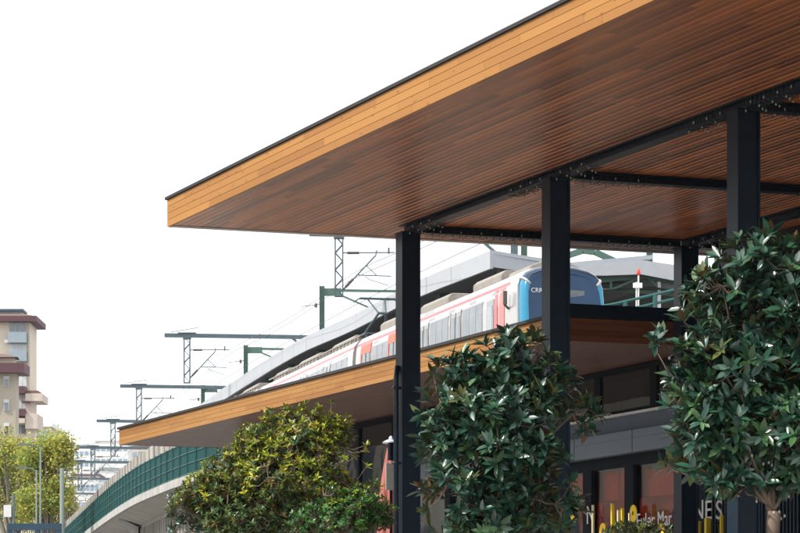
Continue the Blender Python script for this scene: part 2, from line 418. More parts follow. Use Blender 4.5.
b = MB(); b.box(lv0-.06, lv1, lu0-.05, lu0+.19, LZ+.42, LZ+.66); b.box(lv0-.06, lv1, lu0-.07, lu0-.05, LZ+.62, LZ+.66); b.build('upstand_beam', M['steel'], lc)

# ------------------------------------------------------------------ shop building
FV = 6.3
sb = btree('shop_building', 'grey and black cafe front with clerestory windows and red interior under the canopies', 'shop building')
ZW0, ZW1 = 6.32, LZ-.02
b = MB()   # bands below the clerestory
b.box(FV, FV+.12, 1.0, 17.2, 5.93, ZW0-.06); b.build('wall_band', M['grey_panel'], sb, bevel=.006)
b = MB(); b.box(FV-.25, FV+.1, 1.0, 17.2, 5.78, 5.93); b.box(FV-.25, FV-.2, 1.0, 17.2, 5.5, 5.78); b.box(FV-.2,FV+.1,1.0,17.2,5.5,5.52)
b.build('shutter_box', M['grey_light'], sb, bevel=.008)
b = MB()
for i in range(6): b.box(FV-.256, FV-.25, 1.0+i*2.7, 1.0+i*2.7+.012, 5.5, 5.93)
b.build('joint', M['dark_wall'], sb)
MB().box(FV-.1, FV+.08, 1.0, 17.2, ZW0-.06, ZW0-.01).build('sill', M['sill'], sb)
MB().box(FV-.02, FV+.1, 1.0, 17.2, 5.28, 5.498).build('header', M['steel_black'], sb)
# clerestory windows
us = [1.0, 3.3, 5.85, 8.4, 11.0, 13.6, 17.2]
for a, c in zip(us[:-1], us[1:]):
    w = MB(); w.box(FV, FV+.08, a, a+.14, ZW0-.01, ZW1); w.box(FV, FV+.08, c-.14, c, ZW0-.01, ZW1); w.box(FV, FV+.08, a+.14, c-.14, ZW1-.09, ZW1)
    w.box(FV, FV+.08, a+.14, c-.14, ZW0-.01, ZW0+.07)
    wo = w.build('window', M['steel_black'], sb)
    MB().box(FV+.03, FV+.04, a+.14, c-.14, ZW0+.07, ZW1-.09).build('pane', M['glass_dark'], wo)
MB().box(FV+.8, FV+.85, 1.0, 17.2, 5.6, ZW1).build('blind_wall', M['int_dark'], sb)
for (a, c, z0, z1) in ((4.05, 5.2, 6.42, 6.98), (6.3, 7.2, 6.42, 6.8), (1.4, 2.2, 6.4, 6.9), (9.3, 10.2, 6.4, 6.9)):
    MB().box(FV+.1, FV+.13, a, c, z0, z1).build('blind', M['curtain'], sb)  # pale sheet behind the pane, stands in for a reflection in it
# posts of the shop front
for u in (1.0, 4.1, 6.05, 8.6, 11.1, 13.6, 16.8):
    MB().box(FV-.04, FV+.1, u, u+.4 if u in (4.1, 6.05) else u+.3, TER, 5.28).build('mullion', M['steel_black'], sb)
for a, c in ((1.3,4.1),(4.5,6.05),(6.45,8.6),(8.9,11.1),(11.4,13.6),(13.9,16.8)):
    MB().box(FV+.04, FV+.05, a, c, TER, 5.28).build('pane', M['glass'], sb)
# tall glazed hall beyond
b = MB()
for i in range(6): b.box(FV-.02, FV+.1, 17.2+i*2.3, 17.3+i*2.3, TER, LZ-.02)
b.box(FV-.01, FV+.08, 17.3, 29.1, 4.75, 4.85); b.box(FV-.01, FV+.08, 17.3, 29.1, LZ-.15, LZ-.02)
b.build('glazing_frame', M['steel_black'], sb)
for i in range(5): MB().box(FV+.02, FV+.03, 17.3+i*2.3, 19.5+i*2.3, TER, LZ-.15).build('pane', M['glass_dark'], sb)
b = MB(); b.box(FV+.1, FV+6, 29.0, 29.1, TER, LZ-.02); b.box(FV+5.9, FV+6, .8, 29.0, TER, LZ-.02); b.build('rear_wall', M['int_dark'], sb)
for u, z0, z1, w in ((18.6, 5.0, 6.7, .9), (18.6,4.5,4.8,.9), (21.2, 5.2, 6.6, 1.0), (24.0, 5.0, 6.6, 1.0)):
    MB().box(FV+1.2, FV+1.25, u, u+w, z0, z1).build('interior_panel', M['curtain'], sb)  # added pale sheets standing in for bright reflections in the hall glass
# red interior: stepped hanging felt panels
def red_bulk(x, u0, u1, z0, z1, m, w=.42):
    b = MB(); n = max(1, int((u1-u0)/w)); s = (u1-u0)/n
    for i in range(n):
        dx = .05*math.sin(i*1.9); b.box(x+dx, x+.1+dx, u0+i*s+.008, u0+(i+1)*s-.008, z0, z1)
    return b.build('red_panel', m, sb, bevel=.01)
red_bulk(FV+.25, .9, 7.2, 4.66, 5.27, M['red_panel'], .8)
red_bulk(FV+.5, .9, 7.8, 4.40, 4.80, M['red_panel'], .7)
red_bulk(FV+.8, .9, 8.6, 4.16, 4.5, M['red_dark'], .6)
red_bulk(FV+.3, 7.4, 11.5, 4.72, 5.27, M['red_dark'], .8)
MB().box(FV+1.7, FV+1.8, .9, 17, TER, 4.6).build('counter_wall', M['int_dark'], sb)
# high dark clad block under the big canopy
b = MB(); b.box(FV+.02, FV+3.5, -26, .78, TER, SZ-.01)
b.build('dark_block', M['dark_wall'], sb)
b = MB(); u = -25.9
while u < .75: b.box(FV-.03, FV+.02, u, u+.05, TER, 7.0); u += .13
b.build('slats', M['steel'], sb)
# lettering on the glass
LX = FV-.0
def onfront(name, txt, size, u, z, m=M['white_letter'], xs=1.0, x=FV-.06):
    return textmesh(name, txt, size, m, sb, (x, u, z), (R(90), 0, R(-90)), .006, xs)
def uz(px, py, v=FV):       # building-plane coordinates from a sight line
    k = (px-400)/F; x0 = COLROOT.x+v*COS; y0 = COLROOT.y+v*SIN
    u = (x0-k*y0)/(SIN+k*COS); Y = y0+u*COS
    return u, CAMZ+(HOR-py)/F*Y
u_, z_ = uz(639, 528); onfront('lettering', 'Euler Mar', .40, u_, z_, xs=.98)
for ch, px_ in (('N', 692.5), ('E', 704.5), ('S', 715.5)):
    u_, z_ = uz(px_, 519.5, FV-.3); onfront('lettering', ch, .50, u_, z_, xs=1.25, x=FV-.3)
MB().box(FV-.3, FV-.28, .0, 2.2, z_-.09, z_-.05).build('sign_rail', M['steel_black'], sb)
u_, z_ = uz(589, 524); onfront('lettering', 'N', .52, u_, z_, xs=1.0)
for px, py, r in ((636.5, 513.5, .15), (577, 514, .15), (606, 532, .16), (664, 532, .15)):
    u_, z_ = uz(px, py); b = MB(); n = 24
    ring = [(FV-.075, u_+r*math.cos(2*math.pi*k/n), z_+r*1.12*math.sin(2*math.pi*k/n)) for k in range(n)]
    ring2 = [(FV-.055, p[1], p[2]) for p in ring]; b.loft([ring, ring2]); 
    b.build('round_sign', M['yellow'], sb)
    MB().box(FV-.085, FV-.077, u_-.02, u_+.02, z_-.03, z_+.04).build('sign_mark', M['int_dark'], sb)
# yellow and cream rods in front of the glass
for i, (px, top, w, m) in enumerate(((612.5, 503.5, .055, 'yellow'), (618.5, 510, .045, 'cream'), (622.5, 508, .05, 'yellow'), (593, 505, .04, 'cream'),(629.5,513,.035,'cream'),
        (686.5, 511, .05, 'cream'), (699.5, 521, .045, 'yellow'), (707.5, 518, .085, 'yellow'), (721.5, 515, .05, 'yellow'))):
    u_, z_ = uz(px, top, FV-.4); p = L2W(FV-.4, u_, TER)
    b = MB(); b.box(-w/2, w/2, -w/2, w/2, 0, z_-TER); b.box(-.09,.09,-.09,.09,0,.02)
    o = b.build('decorative_rod', M[m]); o.location = p; o.rotation_euler = (0,0,TH)
    where = ['tallest yellow rod left of the dark mullion','cream rod between two yellow rods left of the mullion','shorter yellow rod just left of the dark mullion','thin cream rod by the white N','thin cream rod against the dark mullion','cream rod left of the NES lettering','thin yellow rod below the N of NES','broad yellow rod below the E of NES','yellow rod at the right end below NES'][i]
    tag(o, where+' in front of the cafe glass', 'rod', 'upright rods before the cafe window')

# floodlight box and grey panel beside the first column
pr = at(391.5, 452, 54.6)
o = MB().box(-.055,.055,-.06,.06,-.15,.17).build('wall_speaker', M['steel_black'], bevel=.01); o.location = pr; o.rotation_euler=(0,0,TH)
b = MB(); b.bar((.05,0,.05),(.30,-.1,.05),.035); b.build('bracket', M['steel_black'], o)
tag(o, 'small black loudspeaker on a bracket left of the first column before the parasol', 'loudspeaker')
pr = at(391.5, 533, 54.4); pr.z = TER
o = empty('menu_board', pr, TH, 'plain pale grey rectangular board standing before the closed red parasol', 'board')
zc0 = CAMZ+(HOR-490)/F*54.4-TER; zc1 = CAMZ+(HOR-463)/F*54.4-TER
MB().box(-.11,.11,-.015,.015,zc0,zc1).build('panel', M['box_grey'], o, bevel=.004)
MB().box(-.02,.02,.016,.045,0,zc0+.3).build('post', M['steel_black'], o)
# parasol (closed)
pp = at(391, 533, 58.5); pp.z = TER
pa = empty('parasol', pp, 0, 'closed faded red parasol with silver cap standing left of the first column', 'parasol')
H = CAMZ+(HOR-437)/F*58.5-TER
b = MB(); b.lathe([(.02,H-.12),(.07,H-.22),(.12,H-.5),(.17,H-.85),(.215,H-1.25),(.19,H-1.32),(.235,H-1.7),(.27,H-2.2),(.20,H-2.45),(.05,H-2.5)], n=48, fold=.13, nf=8)
b.build('canopy', M['parasol'], pa, smooth=True)
b = MB(); b.lathe([(.03,H-.14),(.16,H-.13),(.17,H-.10),(.10,H-.06),(.045,H-.04),(.04,H),(.0,H+.03)], n=16); b.build('cap', M['alu'], pa, smooth=True)
b = MB(); b.tube([(0,0,0),(0,0,H-.14)], .028); b.lathe([(.35,0),(.35,.06),(.05,.1)]); b.build('pole', M['alu'], pa)
b = MB(); b.tube([(.13*math.cos(a), .13*math.sin(a), H-1.3) for a in [k*math.pi/8 for k in range(17)]], .02, 6); b.tube([(-.2,-.1,H-1.28),(-.26,-.12,H-1.36)],.05,8); b.build('strap', M['steel_black'], pa)
# downpipe on col 1
b = MB(); b.tube([(-.24,-.05,TER),(-.24,-.05,6.4),(-.2,0,6.6)], .045, 12)
for z in (3.2, 4.9, 6.2): b.box(-.30,-.17,-.10,0,z,z+.04)
b.build('downpipe', M['steel'], uc, smooth=True)

# ------------------------------------------------------------------ railway line
def interp(tab, Y):
    # Catmull-Rom on (Y, x)
    for i in range(len(tab)-1):
        if Y <= tab[i+1][0] or i == len(tab)-2:
            p1, p2 = tab[i], tab[i+1]; p0 = tab[i-1] if i else (2*p1[0]-p2[0], 2*p1[1]-p2[1]); p3 = tab[i+2] if i+2 < len(tab) else (2*p2[0]-p1[0], 2*p2[1]-p1[1])
            t = (Y-p1[0])/(p2[0]-p1[0]); m1 = (p2[1]-p0[1])/(p2[0]-p0[0]); m2 = (p3[1]-p1[1])/(p3[0]-p1[0]); h = p2[0]-p1[0]
            return (2*t**3-3*t*t+1)*p1[1]+(t**3-2*t*t+t)*h*m1+(-2*t**3+3*t*t)*p2[1]+(t**3-t*t)*h*m2
TL = [(80,8.7),(98,3.76),(119,-1.79),(140.5,-6.8),(156,-10.2),(178.8,-14.6),(207,-19.6),(260,-28.0),(330,-38.5),(420,-52)]
PL = [(80,8.3),(98,2.9),(119,-4.6),(132,-8.7),(146.6,-12.0),(156,-13.8),(172,-16.5),(207,-22.0),(260,-30.3),(330,-41),(420,-54.5)]
CL = [(104,5.6),(112.6,3.38),(121.3,.81),(134.5,-2.24),(143.8,-4.7),(160,-8.0),(178.8,-11.57),(200,-15.2),(225,-19.2)]
RAIL = 10.8
vd = empty('viaduct', (interp(PL,150), 150, 0), 0, 'curving concrete rail viaduct with teal mesh screen below its parapet', 'viaduct')
vo = vd.location
def sweep(name, prof, mtl, parent, tab=PL, Y0=86, Y1=410, step=4, off=None, closed=True, extra=None):
    """prof: list of (outward-left negative x offset, z)"""
    rings = []; Y = Y0
    while Y <= Y1:
        x = interp(tab, Y); dx = (interp(tab, Y+.5)-interp(tab, Y-.5)); n = Vector((1, -dx)).normalized()
        rings.append([(x+n.x*a, Y+n.y*a, z) for a, z in prof]); Y += step
    b = MB(); b.loft(rings, closed=closed, caps=closed)
    if extra: extra(b)
    return b.build(name, mtl, parent, off=off)
def ribs(b):
    Y = 120.0
    while Y < 400:
        x = interp(PL, Y); b.box(x-.05, x+.01, Y, Y+.22, 11.1, 11.82); Y += 1.9
def joints(b):
    Y = 100.0
    while Y < 380:
        x = interp(PL, Y); b.box(x+1.14, x+1.22, Y, Y+.12, 6.4, 8.6); Y += 1.1
sweep('parapet', [(0,9.6),(0,11.85),(.22,11.85),(.22,9.6)], M['concrete'], vd, off=vo, Y0=101, extra=ribs)
sweep('edge_ledge', [(-.35,9.25),(-.35,9.62),(.3,9.62),(.3,9.2)], M['concrete_white'], vd, off=vo)
sweep('girder', [(-.2,9.24),(1.3,8.75),(1.5,6.6),(9.5,6.6),(9.7,8.6),(12,9.3),(12,10.2),(0.3,10.2)], M['conc_dark'], vd, off=vo)
sweep('girder_wall', [(1.2,8.77),(1.2,6.4),(1.4,6.4),(1.4,8.77)], M['concrete'], vd, off=vo, extra=joints)
Y = 109.0; k = 0
while Y < 400:
    x = interp(PL, Y); b = MB(); b.box(x+3.0, x+9.0, Y-1.1, Y+1.1, 0, 6.6)
    b.add([(x+.1,Y-.9,9.22),(x+.1,Y+.9,9.22),(x+1.2,Y+.9,8.7),(x+1.2,Y-.9,8.7),(x+.1,Y-.9,9.0),(x+.1,Y+.9,9.0),(x+1.2,Y+.9,7.9),(x+1.2,Y-.9,7.9)],
          [(0,1,2,3),(7,6,5,4),(0,3,7,4),(1,5,6,2),(0,4,5,1),(3,2,6,7)])
    b.box(x+1.0, x+1.2, Y-1, Y+1, 6.4, 8.6)
    b.build('pier', M['concrete_white'], vd, off=vo); Y += 29
# teal screen: sheets, posts and rails
ts = empty('mesh_screen', (interp(PL,150)-.3, 150, 9.6), 0, 'teal green mesh screen fixed along the outer edge of the viaduct', 'screen fence')
so = ts.location
sweep('mesh_sheet', [(-.26,9.62),(-.26,11.1),(-.24,11.1),(-.24,9.62)], M['teal_sheet'], ts, off=so, Y1=400)
for z in (9.66, 10.12, 10.6, 11.08):
    sweep('rail', [(-.30,z),(-.30,z+.035),(-.262,z+.035),(-.262,z)], M['teal_post'], ts, off=so, Y1=400)
b = MB(); Y = 88.0
while Y < 398:
    x = interp(PL, Y)-.3; b.box(x-.03, x+.03, Y-.04, Y+.04, 9.6, 11.14); Y += 2.0
b.build('posts', M['teal_post'], ts, off=so)['kind'] = 'stuff'
# track bed and rails
tk = tag(sweep('railway_track', [(.3,10.2),(.3,10.55),(11.8,10.55),(11.8,10.2)], M['conc_dark'], None), 'ballast and concrete track bed laid on the viaduct behind the parapet', 'railway track')
for a in (.75, 2.2):
    sweep('rail', [(a-.03,10.56),(a-.03,10.8),(a+.03,10.8),(a+.03,10.56)], M['gantry'], tk, tab=TL)
# small cable boxes on the parapet
for i, Y in enumerate((158, 161.5, 186, 205)):
    x = interp(PL, Y)+.6; o = MB().box(-.2,.2,-.25,.25,0,1.75).build('trackside_cabinet', M['water_tank']); o.location = (x, Y, 10.56)
    tag(o, ['nearest grey cabinet','second grey cabinet','third grey cabinet','farthest grey cabinet'][i]+' peeping over the viaduct parapet', 'cabinet', 'trackside cabinets')

# ---- train
tr_l = [(98, 0)]
def tpt(Y, a=0.0, z=RAIL):       # point on train line, a metres right of its left side
    x = interp(TL, Y); dx = interp(TL, Y+.5)-interp(TL, Y-.5); n = Vector((1,-dx)).normalized()
    return Vector((x+n.x*a, Y+n.y*a, z))
train = empty('train', tpt(98, 1.45), 0, 'white commuter train with red stripe and blue rounded nose on the viaduct', 'train')
PROF = [(-1.38,.35),(-1.45,1.0),(-1.45,2.45),(-1.42,2.85),(-1.34,3.12),(-1.18,3.32),(-.9,3.46),(-.45,3.56),(0,3.6)]
PROF = PROF + [(-x,z) for x,z in reversed(PROF[:-1])]
def side_x(z):
    for (x0,z0),(x1,z1) in zip(PROF[:8], PROF[1:9]):
        if z0 <= z <= z1: return x0+(x1-x0)*(z-z0)/(z1-z0)
    return -1.45
def side_patch(b, y0, y1, z0, z1, out, sgn=-1, mi=0, nz=4):
    zs = [z0+(z1-z0)*i/nz for i in range(nz+1)]
    vs = []; 
    for y in (y0, y1):
        for o_ in (0, 1):
            for z in zs:
                xx = side_x(z); vs.append(((xx-out)*(-sgn) if o_ else (xx+.03)*(-sgn), y, z))
    n = nz+1; fs = []
    for k in range(nz): fs.append((n+k, n+k+1, 3*n+k+1, 3*n+k))      # outer
    fs.append((n, 3*n, 2*n, 0)); fs.append((n+nz, nz, 2*n+nz, 3*n+nz))
    for k in range(nz): fs.append((k, k+1, n+k+1, n+k)); fs.append((2*n+k, 3*n+k, 3*n+k+1, 2*n+k+1))
    b.add(vs, fs, mi)
def carriage(Ya, Yb, lead=False, tint_idx=0, graffiti=False):
    A = tpt(Ya, 1.45, RAIL); B = tpt(Yb, 1.45, RAIL); d = (B-A); Ln = d.length; rz = math.atan2(-d.x, d.y)
    root = MB().loft([[(x,0.0,z) for x,z in PROF], [(x,Ln-.5,z) for x,z in PROF]])
    body = root.build('carriage', M['train_white'], train)
    body.location = A-train.location; body.rotation_euler = (0,0,rz)
    Lb = Ln-.5
    gm = MB(); gm.loft([[(x*.86,Lb,z*.95) for x,z in PROF],[(x*.86,Lb+.5,z*.95) for x,z in PROF]]); gm.build('gangway', M['train_dark'], body)
    for sg in (-1, 1):
        s = MB(); side_patch(s, 0, Lb, 3.0, 3.09, .008, sg); s.build('red_stripe', M['train_red'], body)
        s = MB(); side_patch(s, .02, Lb-.02, .55, .95, .008, sg); s.build('lower_stripe', M['train_red'], body)
    # bays: windows and doors (left side is the seen one; mirrored on the right)
    nb = 4; start = 2.9 if lead else 1.0; bay = (Lb-start-.8)/nb
    for sg in (-1, 1):
        for i in range(nb):
            y = start+i*bay
            w = MB(); side_patch(w, y+.05, y+bay-1.75, 1.35, 2.72, .012, sg)
            wo = w.build('window', M['train_pale_glass'] if tint_idx == 0 else M['train_glass'], body)
            f = MB()
            nn = 3
            for k in range(1, nn):
                yy = y+.05+(bay-1.8)*k/nn; side_patch(f, yy-.03, yy+.03, 1.35, 2.72, .018, sg)
            side_patch(f, y+.0, y+bay-1.7, 2.72, 2.76, .016, sg); side_patch(f, y+.0, y+bay-1.7, 1.31, 1.35, .016, sg)
            f.build('frame', M['train_grey'], body)
            yd = y+bay-1.55
            dr = MB(); side_patch(dr, yd, yd+1.3, .6, 2.75, .014, sg)
            dd = dr.build('door', M['train_grey'], body)
            g2 = MB()
            side_patch(g2, yd+.12, yd+.55, 1.4, 2.6, .02, sg); side_patch(g2, yd+.75, yd+1.18, 1.4, 2.6, .02, sg)
            g2.build('door_glass', M['train_glass'] if tint_idx else M['train_pale_glass'], body)
            e2 = MB(); side_patch(e2, yd+.63, yd+.67, .6, 2.75, .024, sg); side_patch(e2, yd-.05, yd, .6, 2.8, .02, sg); side_patch(e2, yd+1.3, yd+1.35, .6, 2.8, .02, sg); e2.build('door_seam', M['train_dark'], body)
            if graffiti and i >= 2:
                h = MB(); side_patch(h, yd-.1, yd+1.4, 2.60, 2.96, .028, sg); side_patch(h, yd+1.4, yd+1.55, 1.5, 2.96, .026, sg); h.build('orange_panel', M['train_orange'], body)
                h = MB(); side_patch(h, yd+1.36, yd+1.42, 1.2, 2.9, .03, sg); h.build('pink_band', M['train_pink'], body)
        # small vents above windows
        for i in range(7):
            v = MB(); yy = 1.2+i*(Lb-2)/7; side_patch(v, yy, yy+.7, 2.85, 2.94, .006, sg, nz=1); v.build('vent', M['train_grey'], body)
    # roof kit
    for y0, y1 in ((2.2, 6.4), (9.5, 13.5), (16.4, 19.2)) if not lead else ((2.4, 5.8), (9.0, 12.8), (16.0, 18.8)):
        r = MB(); r.loft([[(x,y,z) for x,z in ((-.95,3.42),(-.95,3.66),(-.8,3.8),(.8,3.8),(.95,3.66),(.95,3.42))] for y in (y0,y0+.15,y1-.15,y1)])
        r.build('air_conditioner', M['train_roofkit'], body, bevel=.03)
    if lead: return body
    q = MB()
    for y in [1.0+k*.7 for k in range(int((Lb-2)/.7))]: q.box(-1.0,-.94,y,y+.08,3.42,3.60)
    q.bar((-.97,.8,3.6),(-.97,Lb-1,3.6),.05); q.build('roof_rail', M['train_roofkit'], body)
    return body
lead = carriage(98.8, 119.4, True, 0, True)
car2 = carriage(119.4, 140.9, False, 0)
car3 = carriage(140.9, 161.5, False, 1)
car4 = carriage(161.5, 181.5, False, 1)
# nose of the leading carriage
def nose_pt(s, k):
    # s 0..1 towards the tip, k index on PROF
    x, z = PROF[k]; fwd = -1.75*math.sin(s*math.pi/2)**.8 if s > 0 else 0
    shrink = 1-.15*(s**3.2); zt = 1-(.12*s**2.6) * max(0, (z-1.0)/2.6)
    lean = -.35*max(0, (z-1.6)/2.0)*-(s)       # top leans back
    return (x*shrink, fwd+lean*.9, .35+(z-.35)*zt)
NS = 12; K = len(PROF)
b = MB(); rings = [[nose_pt(i/NS, k) for k in range(K)] for i in range(NS+1)]
b.loft(rings, closed=False, caps=False)
for fi, f in enumerate(b.f):
    k = fi % (K-1); i = fi//(K-1)
    cyan = (k <= 3 or k >= K-5)
    b.mi[fi] = 1 if (cyan and i >= 5) else (0 if i < 5 else 2)
b.add(rings[-1], [tuple(range(K))], 2)
b.build('nose', [M['train_white'], M['train_cyan'], M['train_screen']], lead, smooth=True)
for k, ks in ((4, range(0, 5)), (K-5, range(K-1, K-6, -1))):
    wr = MB(); wr.tube([nose_pt(5/NS, q) for q in ks]+[nose_pt(i/NS, k) for i in range(6, NS+1)], .05, 6)
    wr.build('white_stripe', M['train_white'], lead, smooth=True)
tip = nose_pt(1, 4)
textmesh('lettering', 'CRRC', .21, M['white_letter'], lead, (-1.13, tip[1]-.05, 2.58), (R(90), 0, 0), .006, 1.0)
ty = tip[1]
b = MB(); b.add([(-1.08,ty-.03,1.25),(1.08,ty-.03,1.25),(1.08,ty-.03,2.35),(.98,ty-.03,2.5),(-.98,ty-.03,2.5),(-1.08,ty-.03,2.35)]+[(-1.08,ty+.0,1.25),(1.08,ty+.0,1.25),(1.08,ty+.0,2.35),(.98,ty+.0,2.5),(-.98,ty+.0,2.5),(-1.08,ty+.0,2.35)],
    [(0,1,2,3,4,5),(0,6,7,1),(1,7,8,2),(2,8,9,3),(3,9,10,4),(4,10,11,5),(5,11,6,0)]); b.build('windscreen', M['windscreen'], lead)
MB().box(.12,.70,ty-.045,ty-.032,2.42,2.68).build('destination_display', M['train_pale_glass'], lead)  # pale reflection in the windscreen, painted as a flat plate
b = MB(); b.bar((-.5,ty-.06,1.3),(.1,ty-.06,2.1),.03); b.bar((.6,ty-.06,1.3),(.75,ty-.06,1.9),.03); b.build('wiper', M['train_dark'], lead)
b = MB(); b.tube([(x*.985, nose_pt(.75,4)[1], z) for x, z in [(nose_pt(.75,k)[0], nose_pt(.75,k)[2]) for k in range(4, K-4)]], .018, 5); b.build('panel_seam', M['train_dark'], lead)
b = MB(); b.tube([(-1.45,-.1,2.2),(-1.62,-.25,2.3),(-1.62,-.25,2.55)], .04, 6); b.box(-1.68,-1.56,-.32,-.22,2.3,2.75); b.build('mirror', M['train_dark'], lead)
b = MB(); side_patch(b, .35, .95, .6, 2.96, .02); b.build('pink_band', M['train_pink'], lead)
b = MB(); side_patch(b, 1.15, 1.5, .6, 2.96, .02); b.build('cab_stripe', M['train_red'], lead)
b = MB(); side_patch(b, 1.6, 2.4, .6, 2.7, .024); b.build('cab_door', M['train_grey'], lead)
b = MB(); side_patch(b, 1.72, 2.28, 1.4, 2.5, .03); b.build('cab_window', M['train_glass'], lead)
b = MB(); b.loft([[(x,y,z) for x,z in ((-.9,3.4),(-.85,3.58),(-.5,3.72),(.5,3.72),(.85,3.58),(.9,3.4))] for y in (-.6,-.3,1.4,1.8)]); b.build('horn_cover', M['train_roofkit'], lead, bevel=.04)
# pantograph on the second carriage
pg = empty('pantograph', (0, 0, 0)); pg.parent = car2; pg.location = (0, 1.9, 3.6)
b = MB(); b.box(-.7,.7,-.8,.8,.12,.18)
for sx in (-.6,.6):
    for sy in (-.7,.7): b.tube([(sx,sy,-.1),(sx,sy,.14)], .05, 6)
b.build('base_frame', M['gantry'], pg)
b = MB(); b.tube([(-.45,.6,.2),(-.15,-.9,.95)], .05, 6); b.tube([(.45,.6,.2),(.15,-.9,.95)], .05, 6)
b.tube([(-.15,-.9,.95),(-.35,.2,1.62)], .035, 6); b.tube([(.15,-.9,.95),(.35,.2,1.62)], .035, 6); b.tube([(-.2,-.9,.95),(.2,-.9,.95)], .06, 6)
b.build('arm', M['gantry'], pg)
b = MB()
for dy in (-.15,.2): b.tube([(-.95,dy,1.5),(-.75,dy,1.64),(.75,dy,1.64),(.95,dy,1.5)], .03, 6)
b.bar((-.4,-.15,1.62),(-.4,.2,1.62),.03); b.bar((.4,-.15,1.62),(.4,.2,1.62),.03)
b.build('contact_head', M['gantry'], pg)

# ---- platform canopies
pc = empty('platform_canopy', (3.4, 112.6, 10.8), 0, 'long curving white edged platform canopy behind and above the train', 'canopy')
po = pc.location
def csweep(name, prof, mtl, Y0, Y1, step=3):
    return sweep(name, prof, mtl, pc, tab=CL, Y0=Y0, Y1=Y1, step=step, off=po)
ZC = 16.1
csweep('edge_fascia', [(0,ZC),(0,ZC+.68),(.12,ZC+.68),(.12,ZC)], M['roof_white'], 112.6, 222)
csweep('roof', [(.12,ZC+.55),(.12,ZC+.66),(3.2,ZC+.35),(6.5,ZC+.75),(6.5,ZC+.6),(3.2,ZC+.2)], M['roof_white'], 112.6, 222)
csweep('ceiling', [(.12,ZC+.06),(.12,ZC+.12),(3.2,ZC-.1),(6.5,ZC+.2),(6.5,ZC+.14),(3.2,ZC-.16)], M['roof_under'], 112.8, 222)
b = MB(); Y = 114.0; i = 0
joint = MB()
while Y < 220:
    x = interp(CL, Y); joint.box(x-.008, x+.0, Y, Y+.03, ZC, ZC+.68); Y += 3.2
joint.build('fascia_joint', M['trim_grey'], pc, off=po)
Y = 113.2
while Y < 220:
    x = interp(CL, Y); b = MB()
    b.bar((x+.5,Y,ZC-.02),(x+3.2,Y+1.0,ZC-.35),.16,.26); b.box(x+.45,x+.6,Y-.12,Y+.12,ZC-.28,ZC+.1)
    b.bar((x+3.2,Y+1.0,ZC-.35),(x+6.0,Y+2.0,ZC-.05),.16,.26)
    b.build('roof_beam', M['green_steel'], pc, off=po)
    b = MB(); b.tube([(x+3.2,Y+1.0,10.5),(x+3.2,Y+1.0,ZC-.2)], .14, 10); b.build('post', M['green_steel'], pc, off=po)
    b = MB(); b.tube([(x+.9,Y+.6,ZC-.05),(x+.9,Y+.6,ZC-.45)], .03, 6); b.lathe([(.02,-.62),(.13,-.6),(.13,-.47),(.02,-.44)], (x+.9,Y+.6,ZC), 8); b.build('lamp', M['signwhite'], pc, off=po)
    Y += 7.4
csweep('service_tray', [(1.5,ZC-.42),(1.5,ZC-.30),(1.75,ZC-.30),(1.75,ZC-.42)], M['trim_grey'], 113, 222)
# gable end fascia
e = MB(); p = [at(490,250,112.6), at(541,258.3,113.2), at(581,266,113.6)]; d_ = [.62,.6,.5]
for (a, da), (c, dc) in zip(list(zip(p, d_))[:-1], list(zip(p, d_))[1:]):
    e.add([a, c, c-Vector((0,0,dc)), a-Vector((0,0,da)), a+Vector((0,.15,0)), c+Vector((0,.15,0)), c+Vector((0,.15,-dc)), a+Vector((0,.15,-da))],
          [(3,2,1,0),(4,5,6,7),(0,1,5,4),(3,7,6,2),(0,4,7,3),(1,2,6,5)])
e.build('end_fascia', M['roof_white'], pc, off=po)
pf = tag(sweep('platform', [(3.6,10.2),(3.6,11.9),(11.5,11.9),(11.5,10.2)], M['concrete'], None, tab=TL, Y0=104, Y1=225, step=5), 'raised concrete station platform behind the train', 'platform')
# second canopy, right
c2 = empty('platform_canopy', (8.9, 110, 10.8), 0, 'pale gabled platform canopy with green trusses right of the train nose', 'canopy')
q0 = c2.location
YB = 110.0; dirv = Vector((-.25, 1, 0)).normalized()
pts = [at(566,267,YB), at(605,263,YB), at(641,260,YB), at(700,268.5,YB), at(735,273.5,YB)]
th = [.30,.46,.52,.62,.6]
b = MB()
for (a, ta), (c, tc_) in zip(list(zip(pts, th))[:-1], list(zip(pts, th))[1:]):
    da = Vector((0,0,ta)); dc = Vector((0,0,tc_)); k = Vector((0,.15,0))
    b.add([a, c, c-dc, a-da, a+k, c+k, c+k-dc, a+k-da], [(3,2,1,0),(4,5,6,7),(0,1,5,4),(3,7,6,2),(0,4,7,3),(1,2,6,5)])
b.build('end_fascia', M['roof_white'], c2, off=q0)
b = MB(); far = dirv*55
ins = [p_-Vector((0,-.15,.08)) for p_ in pts]
b.add(ins+[p_+far for p_ in ins], [(i, i+1, len(pts)+i+1, len(pts)+i) for i in range(len(pts)-1)]); b.build('roof', M['roof_white'], c2, off=q0)
